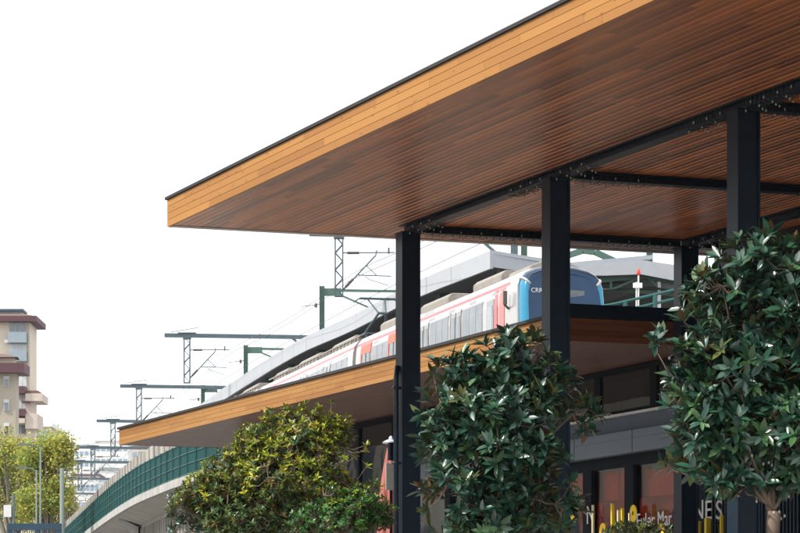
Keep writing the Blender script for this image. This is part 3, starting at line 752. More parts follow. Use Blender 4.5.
for j in range(9):
    o_ = dirv*(.6+j*6.0); b = MB()
    gp = [at(588,280,YB), at(616,277,YB), at(650,273.8,YB), at(690,282,YB), at(730,290,YB)]
    for a, c in zip(gp[:-1], gp[1:]): b.bar(a+o_, c+o_, .12, .2)
    lo = [at(588,287,YB), at(650,290,YB), at(730,297,YB)]
    for a, c in zip(lo[:-1], lo[1:]): b.bar(a+o_, c+o_, .1, .12)
    for a, c in ((gp[0], lo[0]), (gp[1], at(616,288,YB)), (at(616,288,YB), gp[2]), (gp[2], at(672,292,YB)), (at(672,292,YB), gp[3])): b.bar(a+o_, c+o_, .08)
    b.build('truss', M['green_steel'], c2, off=q0)
    b = MB(); pz = at(664.5,280,YB)+o_; b.tube([(pz.x,pz.y,10.5),pz], .07, 8); pz = at(596,285,YB)+o_; b.tube([(pz.x,pz.y,10.5),pz], .06, 8); b.build('post', M['signwhite'], c2, off=q0)
b = MB(); lo = [at(575,292,YB), at(650,286,YB), at(735,300,YB)]
b.add([p_ for p_ in lo]+[p_+far for p_ in lo], [(0,1,4,3),(1,2,5,4)])
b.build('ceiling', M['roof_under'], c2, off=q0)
pf = tag(MB().box(0,12,0,60,-1.7,0).build('platform', M['concrete']), 'second raised concrete platform right of the train nose', 'platform')
pf.location = (7.2, 106, 11.9); pf.rotation_euler = (0,0,R(14))
# signal post
sp_ = at(638.5,275,107.5)
s = empty('signal_post', (sp_.x, sp_.y, 11.9), 0, 'slim white double post with a red lamp on top and a white plate', 'signal post')
z1 = sp_.z-11.9
b = MB(); b.tube([(0,0,0),(0,0,z1)], .028, 8); b.tube([(-.075,0,0),(-.075,0,z1-.25)], .025, 8); b.build('post', M['signwhite'], s)
b = MB(); b.lathe([(.06,z1),(.075,z1+.05),(.06,z1+.16),(.02,z1+.24)]); b.build('red_lamp', M['signal_red'], s, smooth=True)
b = MB(); zs = at(638,285.5,107.5).z-11.9; b.box(-.2,.13,-.06,-.03,zs-.09,zs+.09); b.build('plate', M['signwhite'], s)
# stair railing
rl = empty('stair_railing', (9.0, 107.0, 11.9), 0, 'teal railing sloping up beside the right platform', 'railing')
b = MB()
for dy in (0, 9):
    b.tube([at(596,307+dy,107), at(614,304+dy,107), at(672,290.4+dy,107), at(730,277+dy,107)], .055, 6)
b.build('rail', M['teal_post'], rl, off=rl.location)
for px in (625, 655, 685):
    b = MB(); p_ = at(px, 304-(px-614)*.235, 107); b.tube([(p_.x,p_.y,10.9),p_], .085, 8); b.build('post', M['teal_post'], rl, off=rl.location)

# ---- green masts behind canopy
def green_mast(px, pytop, Y, arm, label):
    p_ = at(px, pytop, Y); r = empty('line_mast', (p_.x, p_.y, 11.9), 0, label, 'mast', 'green masts along the platform'); z = p_.z-11.9
    b = MB(); b.box(-.13,-.1,-.13,.13,0,z); b.box(.1,.13,-.13,.13,0,z); b.box(-.1,.1,-.015,.015,0,z); b.build('mast', M['green_steel'], r)
    if arm:
        b = MB(); b.bar((.1,0,z-.3),(.95,0,z-.3),.14,.36); b.bar((.95,0,z-.22),(arm,0,z-.26),.09,.13); b.bar((.8,0,z-.4),(2.6,-.1,z-1.2),.09); b.build('arm', M['green_steel'], r)
        b = MB(); b.tube([(-1.0,0,z-1.0),(-.1,0,z-.9)], .02, 6); b.lathe([(.07,-.05),(.07,.15)], (-.3,0,z-1.0)); b.build('insulator', M['rod'], r)
green_mast(322, 286, 146, 3.8, 'green steel mast with arm, tallest in view beneath the big canopy')
green_mast(245.8, 345, 173, 3.4, 'green steel mast with bracket rising behind the platform canopy at mid distance')
green_mast(203, 385, 199, 3.0, 'small distant green mast near the canopy tip')
green_mast(524, 235, 124, 0, 'green steel post rising above the train nose')
green_mast(649.5, 250, 126, 0, 'green steel post rising above the right platform canopy')
b = MB(); gp = [at(545,263,128), at(583,250.6,128), at(595,252,128), at(640,273,128)]
for a, c in zip(gp[:-1], gp[1:]): b.bar(a, c, .16, .26)
for p_ in (gp[0], gp[3]): b.bar((p_.x,p_.y,11.9), p_, .2)
tag(b.build('portal_frame', M['green_steel'], None), 'green steel portal frame with sloping arms above the train front', 'portal frame')

# ---- catenary gantries
ZB = 19.4
def gantry(px, Y, label, arms=True, lenr=7.4, left=1.25):
    x = (px-400)/F*Y; r = empty('catenary_gantry', (x+lenr, Y, 10.55), 0, label, 'catenary gantry', 'catenary gantries over the railway')
    X = -lenr; z = ZB-10.55
    b = MB(); b.bar((X-left,0,z),(.2,0,z-.12),.2,.22); b.tube([(X-.9,0,z+.18),(X+.6,0,z+.42)], .02, 5); b.box(X-.5,X+.5,-.14,.14,z+.1,z+.15); b.build('beam', M['gantry'], r)
    b = MB(); w = .16; zt, zb = z-.1, z-2.62
    for sx in (-w, w):
        for sy in (-w, w): b.bar((X+sx,sy,zb),(X+sx,sy,zt),.05)
    n = 7
    for i in range(n):
        a0 = zb+(zt-zb)*i/n; a1 = zb+(zt-zb)*(i+1)/n; s_ = 1 if i % 2 else -1
        for sy in (-w, w): b.bar((X-w*s_,sy,a0),(X+w*s_,sy,a1),.035)
        for sx in (-w, w): b.bar((X+sx,-w*s_,a0),(X+sx,w*s_,a1),.035)
    b.box(X-w-.03,X+w+.03,-w-.03,w+.03,zb-.05,zb); b.box(X-w-.06,X+w+.06,-w-.06,w+.06,zt-.12,zt)
    b.build('drop_lattice', M['gantry'], r)
    if arms:
        b = MB()
        b.tube([(X+.15,0,z-.82),(X+2.35,0,z-.8)], .028, 6); b.tube([(X+.15,0,z-2.4),(X+1.55,0,z-.92)], .04, 6)
        b.tube([(X+.75,0,z-1.75),(X+2.2,0,z-1.8)], .024, 6); b.tube([(X+1.15,0,z-1.35),(X+1.6,0,z-1.78)], .02, 6)
        b.tube([(X+1.3,0,z-1.95),(X+2.1,0,z-2.2)], .016, 6); b.tube([(X+1.55,0,z-.92),(X+1.6,0,z-.7)], .03, 6)
        b.tube([(X+1.1,0,z-1.8),(X+1.3,0,z-1.95)], .016, 6)
        b.build('registration_arm', M['gantry'], r)
        for p0_, p1_, r_ in (((X+.35,0,z-.82),(X+.85,0,z-.815),.06), ((X+.28,0,z-2.26),(X+.6,0,z-1.92),.06), ((X+2.1,0,z-.86),(X+2.1,0,z-.6),.04)):
            MB().tube([p0_, p1_], r_, 8).build('insulator', M['rod'], r)
    b = MB(); b.bar((0,0,0),(0,0,z+.1),.3,.3); b.bar((-1.6,0,z-.1),(0,0,z-1.5),.12); b.build('mast', M['gantry'], r)
G = [(339,126.7,'catenary lattice hanging just below the big canopy corner beside the first column'),
     (187,167,'catenary beam and lattice standing clear in the sky left of the green mast'),
     (139,198.5,'catenary beam and lattice just above the tip of the lower canopy'),
     (113,228,'catenary lattice directly at the left tip of the lower canopy'),
     (93,257,'catenary gantry below the lower canopy tip, nearest of the hazy ones'),
     (80,276,'second hazy catenary gantry below the lower canopy tip'),
     (71.5,302,'third hazy catenary gantry beyond the viaduct parapet'),
     (66.5,330,'farthest hazy catenary gantry beside the yellow tree')]
for px, Y, lab in G: gantry(px, Y, lab)
# left-hand masts seen far away
wr = MB()
for a, z in ((1.7, 16.35), (1.7, 17.55), (1.9, 17.9)):
    pts = []
    Y = 100
    while Y < 340:
        x = interp(TL, Y)+a; sag = .35*abs(math.sin((Y-126.7)/32*math.pi)) if z > 17 else 0
        pts.append((x, Y, z-sag)); Y += 4
    wr.tube(pts, .014, 4)
tag(wr.build('overhead_wires', M['gantry'], None), 'thin overhead contact wires running above the train', 'overhead wires')

# ------------------------------------------------------------------ apartment block
ab = empty('apartment_block', (-52, 380, 0), 0, 'tall cream apartment block with maroon eaves and blue grey balconies at the left edge', 'apartment building')
ao = ab.location
def W(px, Y=380): return (px-400)/F*Y
def Z(py, Y=380): return CAMZ+(HOR-py)/F*Y
def fbox(name, m, px0, px1, py0, py1, y0, y1, Y=380, parent=None, bev=0):
    return MB().box(W(px0,Y), W(px1,Y), y0, y1, Z(py1,Y), Z(py0,Y)).build(name, m, parent or ab, off=ao if (parent or ab) is ab else None)
MB().box(W(-70), W(30), 380, 387, 0, Z(322)).build('wall', M['cream_wall'], ab, off=ao)
fbox('eaves', M['maroon'], -75, 38, 317, 322.5, 378.5, 388.5)
b = MB(); b.add([(W(-73),379,Z(317)),(W(37),379,Z(317)),(W(37),388,Z(317)),(W(-73),388,Z(317)),(W(-60),382,Z(312)),(W(22),382,Z(312)),(W(22),386,Z(312)),(W(-60),386,Z(312))],
      [(0,1,5,4),(1,2,6,5),(2,3,7,6),(3,0,4,7),(4,5,6,7)]); b.build('roof', M['roof_tile'], ab, off=ao)
fbox('roof_cabin', M['water_tank'], -20, 20, 309, 315, 382.5, 385.5); fbox('roof_slab', M['blue_frame'], -22, 21.5, 307, 309.2, 382, 386)
def window(px0, px1, py0, py1, yf, m='win_far', fm='sill', nv=1):
    fr = fbox('window', M[fm], px0, px1, py0, py1, yf-.12, yf+.0)
    n = nv+1; w = (px1-px0)/n
    for i in range(n):
        o = MB().box(W(px0+i*w+.35), W(px0+(i+1)*w-.35), yf-.16, yf-.12, Z(py1-.5), Z(py0+.5)).build('pane', M[m], fr, off=ao)
    return fr
window(9.5, 26, 323, 333, 380, nv=2); fbox('balcony', M['balcony_blue'], 9, 27.5, 333, 343.5, 378.6, 379.9)
window(9.5, 27, 344, 352, 380, 'curtain', nv=3); fbox('balcony', M['balcony_blue'], 9, 27.5, 352, 362, 378.6, 379.9)
for k in range(2): 
    window(14, 27, 374+k*23, 387+k*22, 380, 'curtain', nv=2)
fbox('side_bay', M['pinkish'], 27.6, 44.5, 395, 402.5, 377.6, 384); fbox('bay_roof', M['roof_tile'], 28, 40, 391.8, 394.8, 378, 384)
fbox('bay_wall', M['pinkish'], 27.6, 36.5, 402.6, 440, 378.4, 379.95); fbox('side_bay', M['pinkish'], 27.6, 39.5, 415, 430, 377.6, 384)
fbox('balcony_slab', M['maroon'], 24, 32, 402.6, 404.2, 377.4, 378.3)
for k, (a, c) in enumerate(((388, 395), (411, 417.5))): fbox('balcony', M['maroon'], 15, 27.4, a, c, 377.2, 379.8)
fbox('balcony', M['pinkish'], 15, 27.4, 420, 424.5, 377.2, 379.8); window(15.5, 26, 425, 434, 380, nv=1)
MB().box(W(28.3), W(28.6), 379.7, 379.95, Z(391), Z(322.6)).build('drainpipe', M['trim_grey'], ab, off=ao)
for px_, py_ in ((5, 340), (5.5, 361), (29.2, 408)): fbox('air_conditioner', M['signwhite'], px_, px_+3.2, py_, py_+3, 379.4, 379.9)
# front building, tan
a2 = empty('apartment_block', (-50, 340, 0), 0, 'shorter tan apartment block with maroon roof band in front of the cream one', 'apartment building')
ao2 = a2.location
def f2(name, m, px0, px1, py0, py1, y0, y1, par=None, z0=None):
    return MB().box(W(px0,340), W(px1,340), y0, y1, Z(py1,340) if z0 is None else z0, Z(py0,340)).build(name, m, par or a2, off=ao2)
f2('wall', M['tan_wall'], -80, 15.5, 372, 0, 340, 343, z0=0); f2('roof_band', M['maroon'], -82, 26, 364, 373.5, 338.5, 343.5)
f2('upper_wall', M['cream_wall'], -80, 13, 357, 363.5, 341, 343)
b = MB(); b.add([(W(-82,340),340,Z(357,340)),(W(18,340),340,Z(357,340)),(W(16,340),343.5,Z(357,340)),(W(-82,340),343.5,Z(357,340)),(W(-40,340),342,Z(352,340)),(W(2,340),342,Z(352,340))],
   [(0,1,5,4),(1,2,5),(2,3,4,5),(3,0,4)]); b.build('roof', M['roof_tile'], a2, off=ao2)
for a, c in ((376, 387), (399.5, 411), (423, 434)):
    for px0 in (3.8, -8):
        fr = f2('window', M['sill'], px0, px0+5.6, a, c, 339.85, 339.98); f2('pane', M['win_far' if a < 420 else 'maroon'], px0+.7, px0+4.9, a+3.2, c-.5, 339.8, 339.84, par=fr)

# ------------------------------------------------------------------ distant town and hill
hl = MB(); n = 60; rows = []
for j, Y in enumerate((1500, 1700, 1900, 2150)):
    row = []
    for i in range(n+1):
        x = -700+i*22
        hgt = (8, 95, 136, 60)[j]+8*noise.noise(Vector((x*.012, j*.7, 0)))
        row.append((x, Y, hgt*max(.0, 1-max(0, (x+335))/1500) if j else 0))
    rows.append(row)
hl.loft(rows, closed=False, caps=False)
tag(hl.build('hill', M['hill'], None, smooth=True), None, None, kind='structure')
def block(px0, px1, pytop, Y, storeys, m, roof, label, dep=14, bays=5, pyb=None):
    x0, x1 = W(px0, Y), W(px1, Y); zt = Z(pytop, Y)
    r = empty('town_building', ((x0+x1)/2, Y, 0), 0, label, 'building', 'hazy buildings of the far town'); hw = (x1-x0)/2
    MB().box(-hw, hw, 0, dep, 0, zt).build('wall', M[m], r)
    MB().box(-hw-.4, hw+.4, -.4, dep+.4, zt, zt+.6).build('roof', M[roof], r)
    sh = 3.2 if Y < 500 else 5.0; nst = int(zt/sh); bw = 2*hw/bays
    for i in range(nst):
        z0 = zt-(i+1)*sh+.9
        if i > 6: break
        for k in range(bays):
            MB().box(-hw+k*bw+bw*.15, -hw+(k+1)*bw-bw*.15, -.12, -.02, z0, z0+1.7).build('window', M['city_blue'], r)
block(95, 128, 441, 1250, 12, 'city_white', 'city_white', 'wide white building with blue windows behind the hazy gantries', bays=6)
block(74, 94, 446, 1350, 12, 'city_white', 'water_tank', 'white building with grey roof between yellow tree and gantries', bays=4)
block(126, 160, 447, 1400, 12, 'pinkish', 'roof_tile', 'pale pink far building under the canopy tip', bays=6)
block(58, 74, 452, 1450, 12, 'city_white', 'roof_tile', 'white far building half behind the yellow tree', bays=3)
block(100, 124, 470, 900, 8, 'city_white', 'water_tank', 'low white block in front of the far blue windowed building', bays=6)
block(72, 99, 476, 850, 8, 'city_white', 'roof_tile', 'low pale block beyond the farthest gantries', bays=6)
block(30, 50, 427, 430, 8, 'cream_wall', 'city_white', 'pale house roof just right of the tall cream apartments', bays=5)

# ------------------------------------------------------------------ street lamps, pole, frame at lower left
def lamp(px, pytop, Y, label, double=False):
    p_ = at(px, pytop, Y); r = empty('street_lamp', (p_.x, Y, 0), 0, label, 'street lamp'); z = p_.z
    b = MB(); b.tube([(0,0,0),(0,0,z*.5),(0,0,z)], [.06,.05,.035], 10); b.build('pole', M['pole'], r, smooth=True)
    b = MB(); b.tube([(0,0,z-.1),(-.2,0,z+.06),(-.5,0,z+.1)], .035, 6); b.box(-.85,-.4,-.1,.1,z+.06,z+.14); b.build('lamp_head', M['pole'], r)
lamp(40.5, 447, 120, 'taller street lamp pole with head in front of the yellow tree')
lamp(36.5, 470, 135, 'shorter street lamp pole just left of the taller one')
p_ = at(62, 468, 110); o = MB().tube([(0,0,0),(0,0,p_.z)], [.10,.08], 12).build('utility_pole', M['pole'], smooth=True); o.location = (p_.x,110,0)
tag(o, 'thick plain grey pole at the right edge of the yellow tree', 'pole')
p_ = at(13.5, 494, 100); r = empty('sign_pole', (p_.x,100,0), 0, 'thin pole carrying a small white box sign at the left', 'sign pole')
MB().tube([(0,0,0),(0,0,p_.z)], .06, 8).build('pole', M['pole'], r)
zz = at(10,511,100).z; MB().box(-.32,-.07,-.08,.08,zz-.2,zz+.2).build('sign_box', M['signwhite'], r)
fo = at(10, 525, 60); r = empty('metal_frame', (fo.x,60,0), 0, 'dark blue metal frame fence across the lower left corner', 'frame fence'); zt = fo.z
b = MB(); wd = (61-9.5)/F*60; b.box(-.05,wd,-.05,.05,zt-.1,zt+.03); b.build('top_rail', M['blue_frame'], r)
for xx in (0, wd*.53, wd-.05):
    MB().box(xx-.05, xx+.05, -.045, .045, 0, zt-.1).build('post', M['blue_frame'], r)
b = MB()
for k in range(1, 24): xx = wd*k/24; b.box(xx-.006,xx+.006,-.006,.006,1.0,zt-.1)
for k in range(1, 12): b.box(0,wd,-.004,.004,zt-.1-k*.14,zt-.1-k*.14+.008)
b.build('mesh_panel', M['blue_frame'], r)

# ------------------------------------------------------------------ trees
def leaf_into(b, p, d, nrm, L, w, mi_top, mi_bot, tint, bend=.15, rich=True):
    d = d.normalized(); s = d.cross(nrm)
    if s.length < 1e-4: s = Vector((1,0,0))
    s.normalize(); n = s.cross(d).normalized()
    if n.z < -.2: pass
    def P(t, q, lift): return p+d*(L*t)+s*(w*q)+n*(lift*L-bend*L*t*t)
    if rich:
        vs = [P(0,0,0), P(.33,-.42,.03),P(.33,0,-.02),P(.33,.42,.03), P(.7,-.38,.03),P(.7,0,-.02),P(.7,.38,.03), P(1,0,0)]
        fs = [(0,2,1),(0,3,2),(1,2,5,4),(2,3,6,5),(4,5,7),(5,6,7)]
    else:
        vs = [P(0,0,0), P(.5,-.45,.03), P(.5,.45,.03), P(1,0,0), P(.5,0,-.03)]
        fs = [(0,4,1),(0,2,4),(1,4,3),(4,2,3)]
    b.add(vs, fs, mi_top, tint)
    if mi_bot is not None:
        b.add([v-n*.004 for v in vs], [tuple(reversed(f)) for f in fs], mi_bot, tint)
def pick_blob(blobs, rnd, wsum):
    r = rnd.random()*wsum
    for bl in blobs:
        r -= (bl[3]*bl[4]*bl[5])**.75
        if r <= 0: return bl
    return blobs[-1]
def magnolia(name, label, cat, px, Y, blobs_px, nros, leafL, seed, fork_py, mats, weights, ybias=None, rich=True, nleaf=(6,10), base_z=TER, depth=.9, trunk_r=.09, nlimb=9, top_young=None, group=None, lights=0, twig=True, up=.55, ratio=.39):
    rnd = random.Random(seed); base = Vector(((px-400)/F*Y, Y, base_z))
    root = empty(name, base, 0, label, cat, group)
    blobs = []
    for bx, by, rx, ry in blobs_px:
        c = at(bx, by, Y)-base; a = rx/F*Y; h = ry/F*Y; dy = rnd.uniform(-.3,.3)*a
        blobs.append((c.x, c.y+dy, c.z, a, (a+h)/2*depth*1.1, h))
    wsum = sum((q[3]*q[4]*q[5])**.75 for q in blobs)
    fork = at(px, fork_py, Y)-base
    wood = MB(); tp = [Vector((0,0,0))]+[Vector((rnd.uniform(-.03,.03), rnd.uniform(-.03,.03), fork.z*t)) for t in (.35,.7,1)]
    wood.tube(tp, [trunk_r*1.35, trunk_r*1.05, trunk_r, trunk_r*1.1], 10); wood.build('trunk', M['bark'], root, smooth=True)
    br = MB(); skel = []
    lim = []
    for i in range(nlimb):
        bl = blobs[i % len(blobs)]; tgt = Vector((bl[0]+rnd.uniform(-.4,.4)*bl[3], bl[1]+rnd.uniform(-.5,.5)*bl[4], bl[2]+rnd.uniform(-.2,.5)*bl[5]))
        st = tp[-1]; mid = st.lerp(tgt, .45)+Vector((rnd.uniform(-.1,.1), rnd.uniform(-.1,.1), rnd.uniform(-.05,.15)))
        pts = []
        for t in [k/8 for k in range(9)]:
            p_ = (1-t)**2*st+2*t*(1-t)*mid+t*t*tgt; p_ = p_+Vector((rnd.uniform(-.02,.02),)*3)*(1 if 0 < t < 1 else 0); pts.append(p_)
        rr = [trunk_r*.33*(1-t*.75) for t in [k/8 for k in range(9)]]
        br.tube(pts, rr, 6); skel += pts[2:]; lim.append(pts)
    grow = 1.07 if rich else 1.1
    cr = MB(); ztop = max(q[2]+q[5] for q in blobs); zbot = min(q[2]-q[5] for q in blobs)
    for k in range(nros):
        bl = pick_blob(blobs, rnd, wsum)
        dr = Vector((rnd.gauss(0,1), rnd.gauss(0,1), rnd.gauss(0,1))).normalized(); rr = rnd.random()**.42
        rr *= grow*(1.0+.3*noise.noise(dr*2.6+Vector((seed,0,0))))
        c = Vector((bl[0]+dr.x*bl[3]*rr, bl[1]+dr.y*bl[4]*rr, bl[2]+dr.z*bl[5]*rr))
        if noise.noise(c*1.3+Vector((seed*3.1,0,0))) < -.28: continue
        if c.z < .35: continue
        ax = (dr*.8+Vector((0,0,up))+Vector((rnd.uniform(-.35,.35), rnd.uniform(-.35,.35), rnd.uniform(-.2,.3)))).normalized()
        if twig:
            near = min(skel, key=lambda s_: (s_-c).length_squared)
            sub = near.lerp(c, .5)+Vector((0,0,-.06))
            br.tube([near, sub, c], [.012, .008, .004], 4, cap=False); 
            if rnd.random() < .4: skel.append(sub)
        nl = rnd.randint(*nleaf); t1 = ax.orthogonal().normalized(); t2 = ax.cross(t1)
        hfr = (c.z-zbot)/(ztop-zbot)
        mw = list(weights(hfr, rr, rnd, c) if callable(weights) else weights)
        mi = rnd.choices(range(len(mats[0])), mw)[0]
        ph0 = rnd.random()*6.28
        for q in range(nl):
            ph = ph0+q*2.4; el = rnd.uniform(.15, 1.2)
            d = (t1*math.cos(ph)+t2*math.sin(ph))*math.cos(el*.9)+ax*math.sin(el*.9)
            d = d+Vector((rnd.uniform(-.15,.15),)*3)
            Lf = leafL*rnd.triangular(.45,1.22,.95)
            st = c-ax*rnd.uniform(0,.25)*leafL
            mj = mi if rnd.random() < .8 else rnd.choices(range(len(mats[0])), mw)[0]
            leaf_into(cr, st, d, ax+Vector((rnd.uniform(-.3,.3), rnd.uniform(-.3,.3), .2)), Lf, Lf*ratio, mj, len(mats[0])+rnd.choices(range(len(mats[1])), (6,3,1.1)[:len(mats[1])])[0], rnd.random(), rnd.uniform(.02,.28), rich)
    br.build('branches', M['bark'], root, smooth=True)
    cr.build('crown', [M[k] for k in mats[0]]+[M[k] for k in mats[1]], root, smooth=True, tint=True)
    # tub
    b = MB(); b.lathe([(.32,0),(.40,.5),(.40,.55),(.36,.55),(.35,.48),(.01,.48)], n=24); b.build('planter', M['planter'], root, smooth=False)
    if lights:
        r = empty('string_lights', base, 0, 'tiny white fairy lights scattered through the branches of the right magnolia', 'string lights')
        b = MB(); c_ = MB()
        for pts in lim:
            o_ = [p_+Vector((.035*math.cos(i*1.9), .035*math.sin(i*1.9), 0)) for i, p_ in enumerate(pts)]
            c_.tube(o_, .004, 4)
            for k in range(lights):
                t_ = rnd.random()*7.99; i = int(t_); p_ = o_[i].lerp(o_[i+1], t_-i)+Vector((rnd.uniform(-.1,.1), rnd.uniform(-.1,.1), rnd.uniform(-.12,.1)))
                bulb(p_, r)
        c_.build('cable', M['wire'], r)
    return root
def w_mag(h, r, rnd, c):
    return (7, 2.2, .35 if r > .8 else .05)
MM = (['leaf_dark','leaf_mid','leaf_olive'], ['leaf_dark','leaf_olive','leaf_under'])
magnolia('magnolia_tree', 'large dark glossy magnolia at the right edge in front of the nearest column', 'tree', 775, 34,
    [(765,265,48,32),(728,300,44,36),(790,320,55,60),(745,350,60,50),(700,350,42,34),(655,345,26,13),(650,342,20,8),(800,465,30,22),(722,482,32,12),(760,478,36,14),(790,478,24,14),(690,375,34,20),(720,420,44,30),(700,398,44,34),(755,405,60,46),(800,420,50,50),(715,440,44,24),(690,468,38,15),(745,470,34,16),(835,350,60,80),(716,272,18,12)],
    1150, .212, 11, 511, MM, w_mag, nlimb=14, lights=7, trunk_r=.075)
magnolia('magnolia_tree', 'dark green bushy magnolia standing between the first and middle columns', 'tree', 498, 38.5,
    [(512,352,34,22),(470,372,34,24),(540,385,34,26),(450,398,34,24),(575,412,26,20),(500,410,58,36),(455,440,36,28),(520,450,52,36),(450,490,36,36),(500,500,56,40),(545,500,34,34),(470,527,30,14),(520,528,34,14)],
    1050, .205, 23, 500, MM, w_mag, nlimb=13)
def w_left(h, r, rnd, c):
    y = max(0, (h-.30)*7)*(1 if r > .35 else .5)*(1.1+1.8*noise.noise(c*1.6))  # more yellow towards the top: young growth plus painted sunlight
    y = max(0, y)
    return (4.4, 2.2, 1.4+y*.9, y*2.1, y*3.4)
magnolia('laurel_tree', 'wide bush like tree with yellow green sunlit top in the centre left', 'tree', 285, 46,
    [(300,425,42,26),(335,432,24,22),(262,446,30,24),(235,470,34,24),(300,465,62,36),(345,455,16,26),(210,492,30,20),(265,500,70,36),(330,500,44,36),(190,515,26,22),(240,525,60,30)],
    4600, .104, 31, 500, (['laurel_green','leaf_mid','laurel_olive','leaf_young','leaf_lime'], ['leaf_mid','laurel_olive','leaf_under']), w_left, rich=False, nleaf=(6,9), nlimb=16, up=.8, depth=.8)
magnolia('laurel_tree', 'darker small leaved tree at the left foot of the yellow topped one', 'tree', 215, 49,
    [(222,468,12,12),(205,487,20,16),(190,505,22,18),(210,520,40,22)],
    420, .115, 37, 520, (['leaf_dark','leaf_mid','leaf_olive'], ['leaf_dark','leaf_olive','leaf_under']), (8,1,.3), rich=False, nleaf=(6,9), nlimb=7, up=.6)
magnolia('box_shrub', 'low fresh green shrub in front of the yellow topped tree beside the first column', 'shrub', 345, 43,
    [(345,515,42,22),(328,500,22,14),(360,503,24,14),(380,515,16,14),(308,518,20,14)],
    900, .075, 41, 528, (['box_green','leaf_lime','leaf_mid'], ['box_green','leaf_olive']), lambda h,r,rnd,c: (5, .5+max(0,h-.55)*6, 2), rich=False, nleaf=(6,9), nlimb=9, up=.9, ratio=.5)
# small plants in the planter under the window
magnolia('window_plant', 'low green plant with long leaves under the cafe lettering', 'plant', 650, 56,
    [(625,530,24,7),(655,530,26,8),(690,532,24,6)], 110, .13, 51, 531, (['leaf_mid','leaf_olive','leaf_lime'], ['leaf_mid','leaf_olive']), (4,2,.6), rich=False, nlimb=4, twig=True, ratio=.25)

def plane_tree(px, Y, blobs_px, n, leaf, seed, label, w):
    rnd = random.Random(seed); base = Vector(((px-400)/F*Y, Y, 0)); root = empty('plane_tree', base, 0, label, 'tree', 'yellowing street trees')
    blobs = []
    for bx, by, rx, ry in blobs_px:
        c = at(bx, by, Y)-base; blobs.append((c.x, rnd.uniform(-1,1), c.z, rx/F*Y, rx/F*Y*.9, ry/F*Y))
    wsum = sum((q[3]*q[4]*q[5])**.75 for q in blobs)
    wd = MB(); zf = min(q[2] for q in blobs)-1.0
    wd.tube([(0,0,0),(.1,0,zf*.5),(0,.1,zf)], [.32,.26,.2], 10); wd.build('trunk', M['bark_far'], root, smooth=True)
    br = MB(); skel = []
    for i in range(26):
        bl = blobs[i % len(blobs)]; tgt = Vector((bl[0]+rnd.uniform(-.8,.8)*bl[3], bl[1]+rnd.uniform(-.8,.8)*bl[4], bl[2]+rnd.uniform(-.2,.9)*bl[5])); st = Vector((0,0,zf*rnd.uniform(.6,1)))
        mid = st.lerp(tgt,.5)+Vector((0,0,.6)); pts = [(1-t)**2*st+2*t*(1-t)*mid+t*t*tgt for t in [k/6 for k in range(7)]]
        br.tube(pts, [.12*(1-t*.85) for t in [k/6 for k in range(7)]], 5); skel += pts
    br.build('limbs', M['bark_far'], root, smooth=True)
    cr = MB()
    for k in range(n):
        bl = pick_blob(blobs, rnd, wsum); dr = Vector((rnd.gauss(0,1), rnd.gauss(0,1), rnd.gauss(0,1))).normalized(); rr = rnd.random()**.45
        rr *= 1+.3*noise.noise(dr*2+Vector((seed,0,0)))
        c = Vector((bl[0]+dr.x*bl[3]*rr, bl[1]+dr.y*bl[4]*rr, bl[2]+dr.z*bl[5]*rr))
        if noise.noise(c*.9+Vector((seed*2.7,1,0))) < -.12: continue
        mi = rnd.choices((0,1,2), w(c, noise.noise(c*.35+Vector((seed,5,0)))))[0]
        for q in range(5):
            d = Vector((rnd.uniform(-1,1), rnd.uniform(-1,1), rnd.uniform(-.9,.5)))
            leaf_into(cr, c+Vector((rnd.uniform(-.3,.3),rnd.uniform(-.3,.3),rnd.uniform(-.3,.3))), d, Vector((rnd.uniform(-1,1),rnd.uniform(-1,1),1)), leaf*rnd.uniform(.7,1.2), leaf*.8, mi, None, rnd.random(), .1, False)
    cr.build('crown', [M['leaf_autumn'], M['leaf_fargreen'], M['leaf_brown']], root, tint=True)
plane_tree(50, 185, [(50,450,22,20),(62,470,14,26),(40,475,22,28),(58,500,16,22),(30,505,18,24),(34,455,18,18),(66,445,9,12)], 3700, .19, 61, 'bright yellow green street tree left of the hazy gantries', lambda c, n: (5, 3.5+n*5 if n > -.6 else .5, .4))
plane_tree(12, 195, [(10,455,26,24),(-10,450,22,26),(5,490,26,30),(22,505,18,26),(28,470,16,26)], 3300, .19, 67, 'browner sparse street tree at the left edge below the apartments', lambda c, n: (2.4, 2.5, 2.2 if c.z < 9 else .8))
plane_tree(66, 230, [(66,500,10,16),(70,515,9,14)], 500, .24, 71, 'small orange tinted tree in front of the viaduct start', lambda c, n: (2, 2.5, 2.5))

# ------------------------------------------------------------------ buildings across the street (outside the frame; mirrored in the glass)
def street_house(x0, x1, y0, y1, h, m, label):
    r = empty('street_building', (x0, y0, 0), 0, label, 'building', 'buildings across the street'); dx, dy = x1-x0, y1-y0
    MB().box(0, dx, 0, dy, 0, h).build('wall', M[m], r); MB().box(-.3, dx+.3, -.3, dy+.3, h, h+.4).build('roof', M['roof_tile'], r)
    k = 0
    while k*3.2+4.5 < h:
        for j in range(int(dy/3)):
            MB().box(dx-.02, dx+.06, 1+j*3, 2.4+j*3, k*3.2+1.4, k*3.2+3.0).build('window', M['win_far'], r)
        k += 1
HOUSES = True
if HOUSES:
    street_house(-34, -22, 4, 34, 12.5, 'cream_wall', 'cream building across the street from the terrace')
    street_house(-36, -24, 66, 92, 13.5, 'tan_wall', 'tan building farther along the street')
    street_house(-38, -25, 95, 126, 12.5, 'cream_wall', 'last cream building along the street')
    street_house(-36, -23, 36, 62, 11.0, 'city_white', 'white building across the street from the terrace')

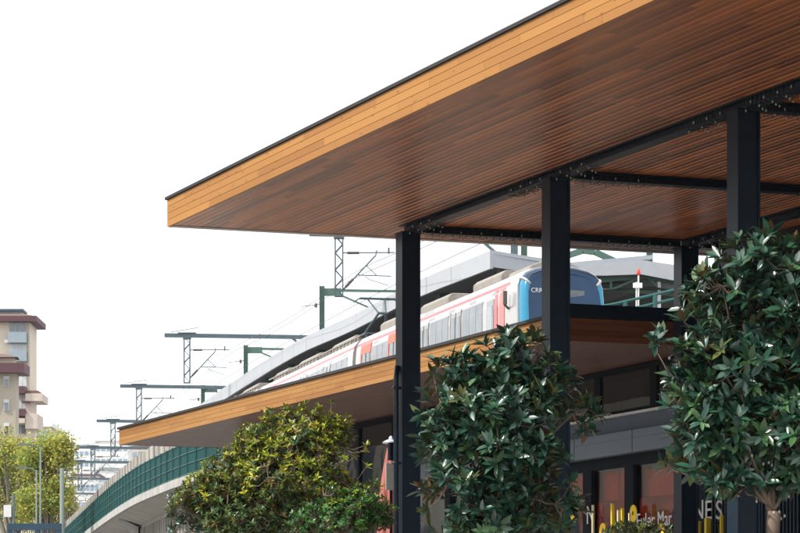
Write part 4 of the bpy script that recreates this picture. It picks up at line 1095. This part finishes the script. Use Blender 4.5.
# ------------------------------------------------------------------ haze, sky, sun, camera
hz = MB().box(-1650, 1650, -420, 2250, -1, 160).build('haze', None)
hm = bpy.data.materials.new('haze_air'); hm.use_nodes = True; nt = hm.node_tree; nt.nodes.clear()
out = nt.nodes.new('ShaderNodeOutputMaterial'); pvn = nt.nodes.new('ShaderNodeVolumePrincipled')
pvn.inputs['Color'].default_value = (.93, .96, 1, 1); pvn.inputs['Density'].default_value = .00008; pvn.inputs['Anisotropy'].default_value = .2
nt.links.new(pvn.outputs[0], out.inputs['Volume'])
hz.data.materials.clear(); hz.data.materials.append(hm); hz['kind'] = 'stuff'; hz['label'] = 'pale bright haze over the whole place'

SUN_EL, SUN_AZ = R(45), math.atan2(-.93, -.36)      # azimuth from +Y towards +X
wld = bpy.data.worlds.new('World'); bpy.context.scene.world = wld; wld.use_nodes = True; nt = wld.node_tree
bg = nt.nodes['Background']; sky = nt.nodes.new('ShaderNodeTexSky'); sky.sky_type = 'NISHITA'; sky.sun_disc = False
sky.sun_elevation = SUN_EL; sky.sun_rotation = SUN_AZ; sky.dust_density = 4; sky.air_density = 1.0; sky.ozone_density = 1
# thin bright overcast veil over the sky
tc = nt.nodes.new('ShaderNodeTexCoord'); nz = nt.nodes.new('ShaderNodeTexNoise'); nz.inputs['Scale'].default_value = 2.2; nz.inputs['Detail'].default_value = 6
nt.links.new(tc.outputs['Generated'], nz.inputs['Vector'])
mr = nt.nodes.new('ShaderNodeMapRange'); mr.inputs[1].default_value = .3; mr.inputs[2].default_value = .7; mr.inputs[3].default_value = .78; mr.inputs[4].default_value = .95
nt.links.new(nz.outputs[0], mr.inputs[0])
mx = nt.nodes.new('ShaderNodeMix'); mx.data_type = 'RGBA'; mx.inputs[7].default_value = (13.2, 13.4, 13.7, 1)
nt.links.new(mr.outputs[0], mx.inputs[0]); nt.links.new(sky.outputs[0], mx.inputs[6]); nt.links.new(mx.outputs[2], bg.inputs[0])
bg.inputs[1].default_value = .1
sd = bpy.data.lights.new('sun', 'SUN'); sd.energy = 3.35; sd.angle = R(.6); sd.color = (1, .93, .82)
so_ = bpy.data.objects.new('sun', sd); C.objects.link(so_)
sv = Vector((math.sin(SUN_AZ)*math.cos(SUN_EL), math.cos(SUN_AZ)*math.cos(SUN_EL), math.sin(SUN_EL)))
so_.rotation_euler = sv.to_track_quat('Z', 'Y').to_euler(); so_.location = (-30, 20, 60)
cd = bpy.data.cameras.new('camera'); cd.lens = 135; cd.sensor_width = 36; cd.clip_end = 6000; cd.clip_start = .5
cd.shift_y = (HOR-266.5)/800
co = bpy.data.objects.new('camera', cd); C.objects.link(co); co.location = (0,0,CAMZ); co.rotation_euler = (R(90),0,0)
sc = bpy.context.scene; sc.camera = co
sc.view_settings.view_transform = 'Standard'; sc.view_settings.look = 'None'; sc.view_settings.exposure = .4; sc.view_settings.gamma = 1
sc.view_settings.use_curve_mapping = False
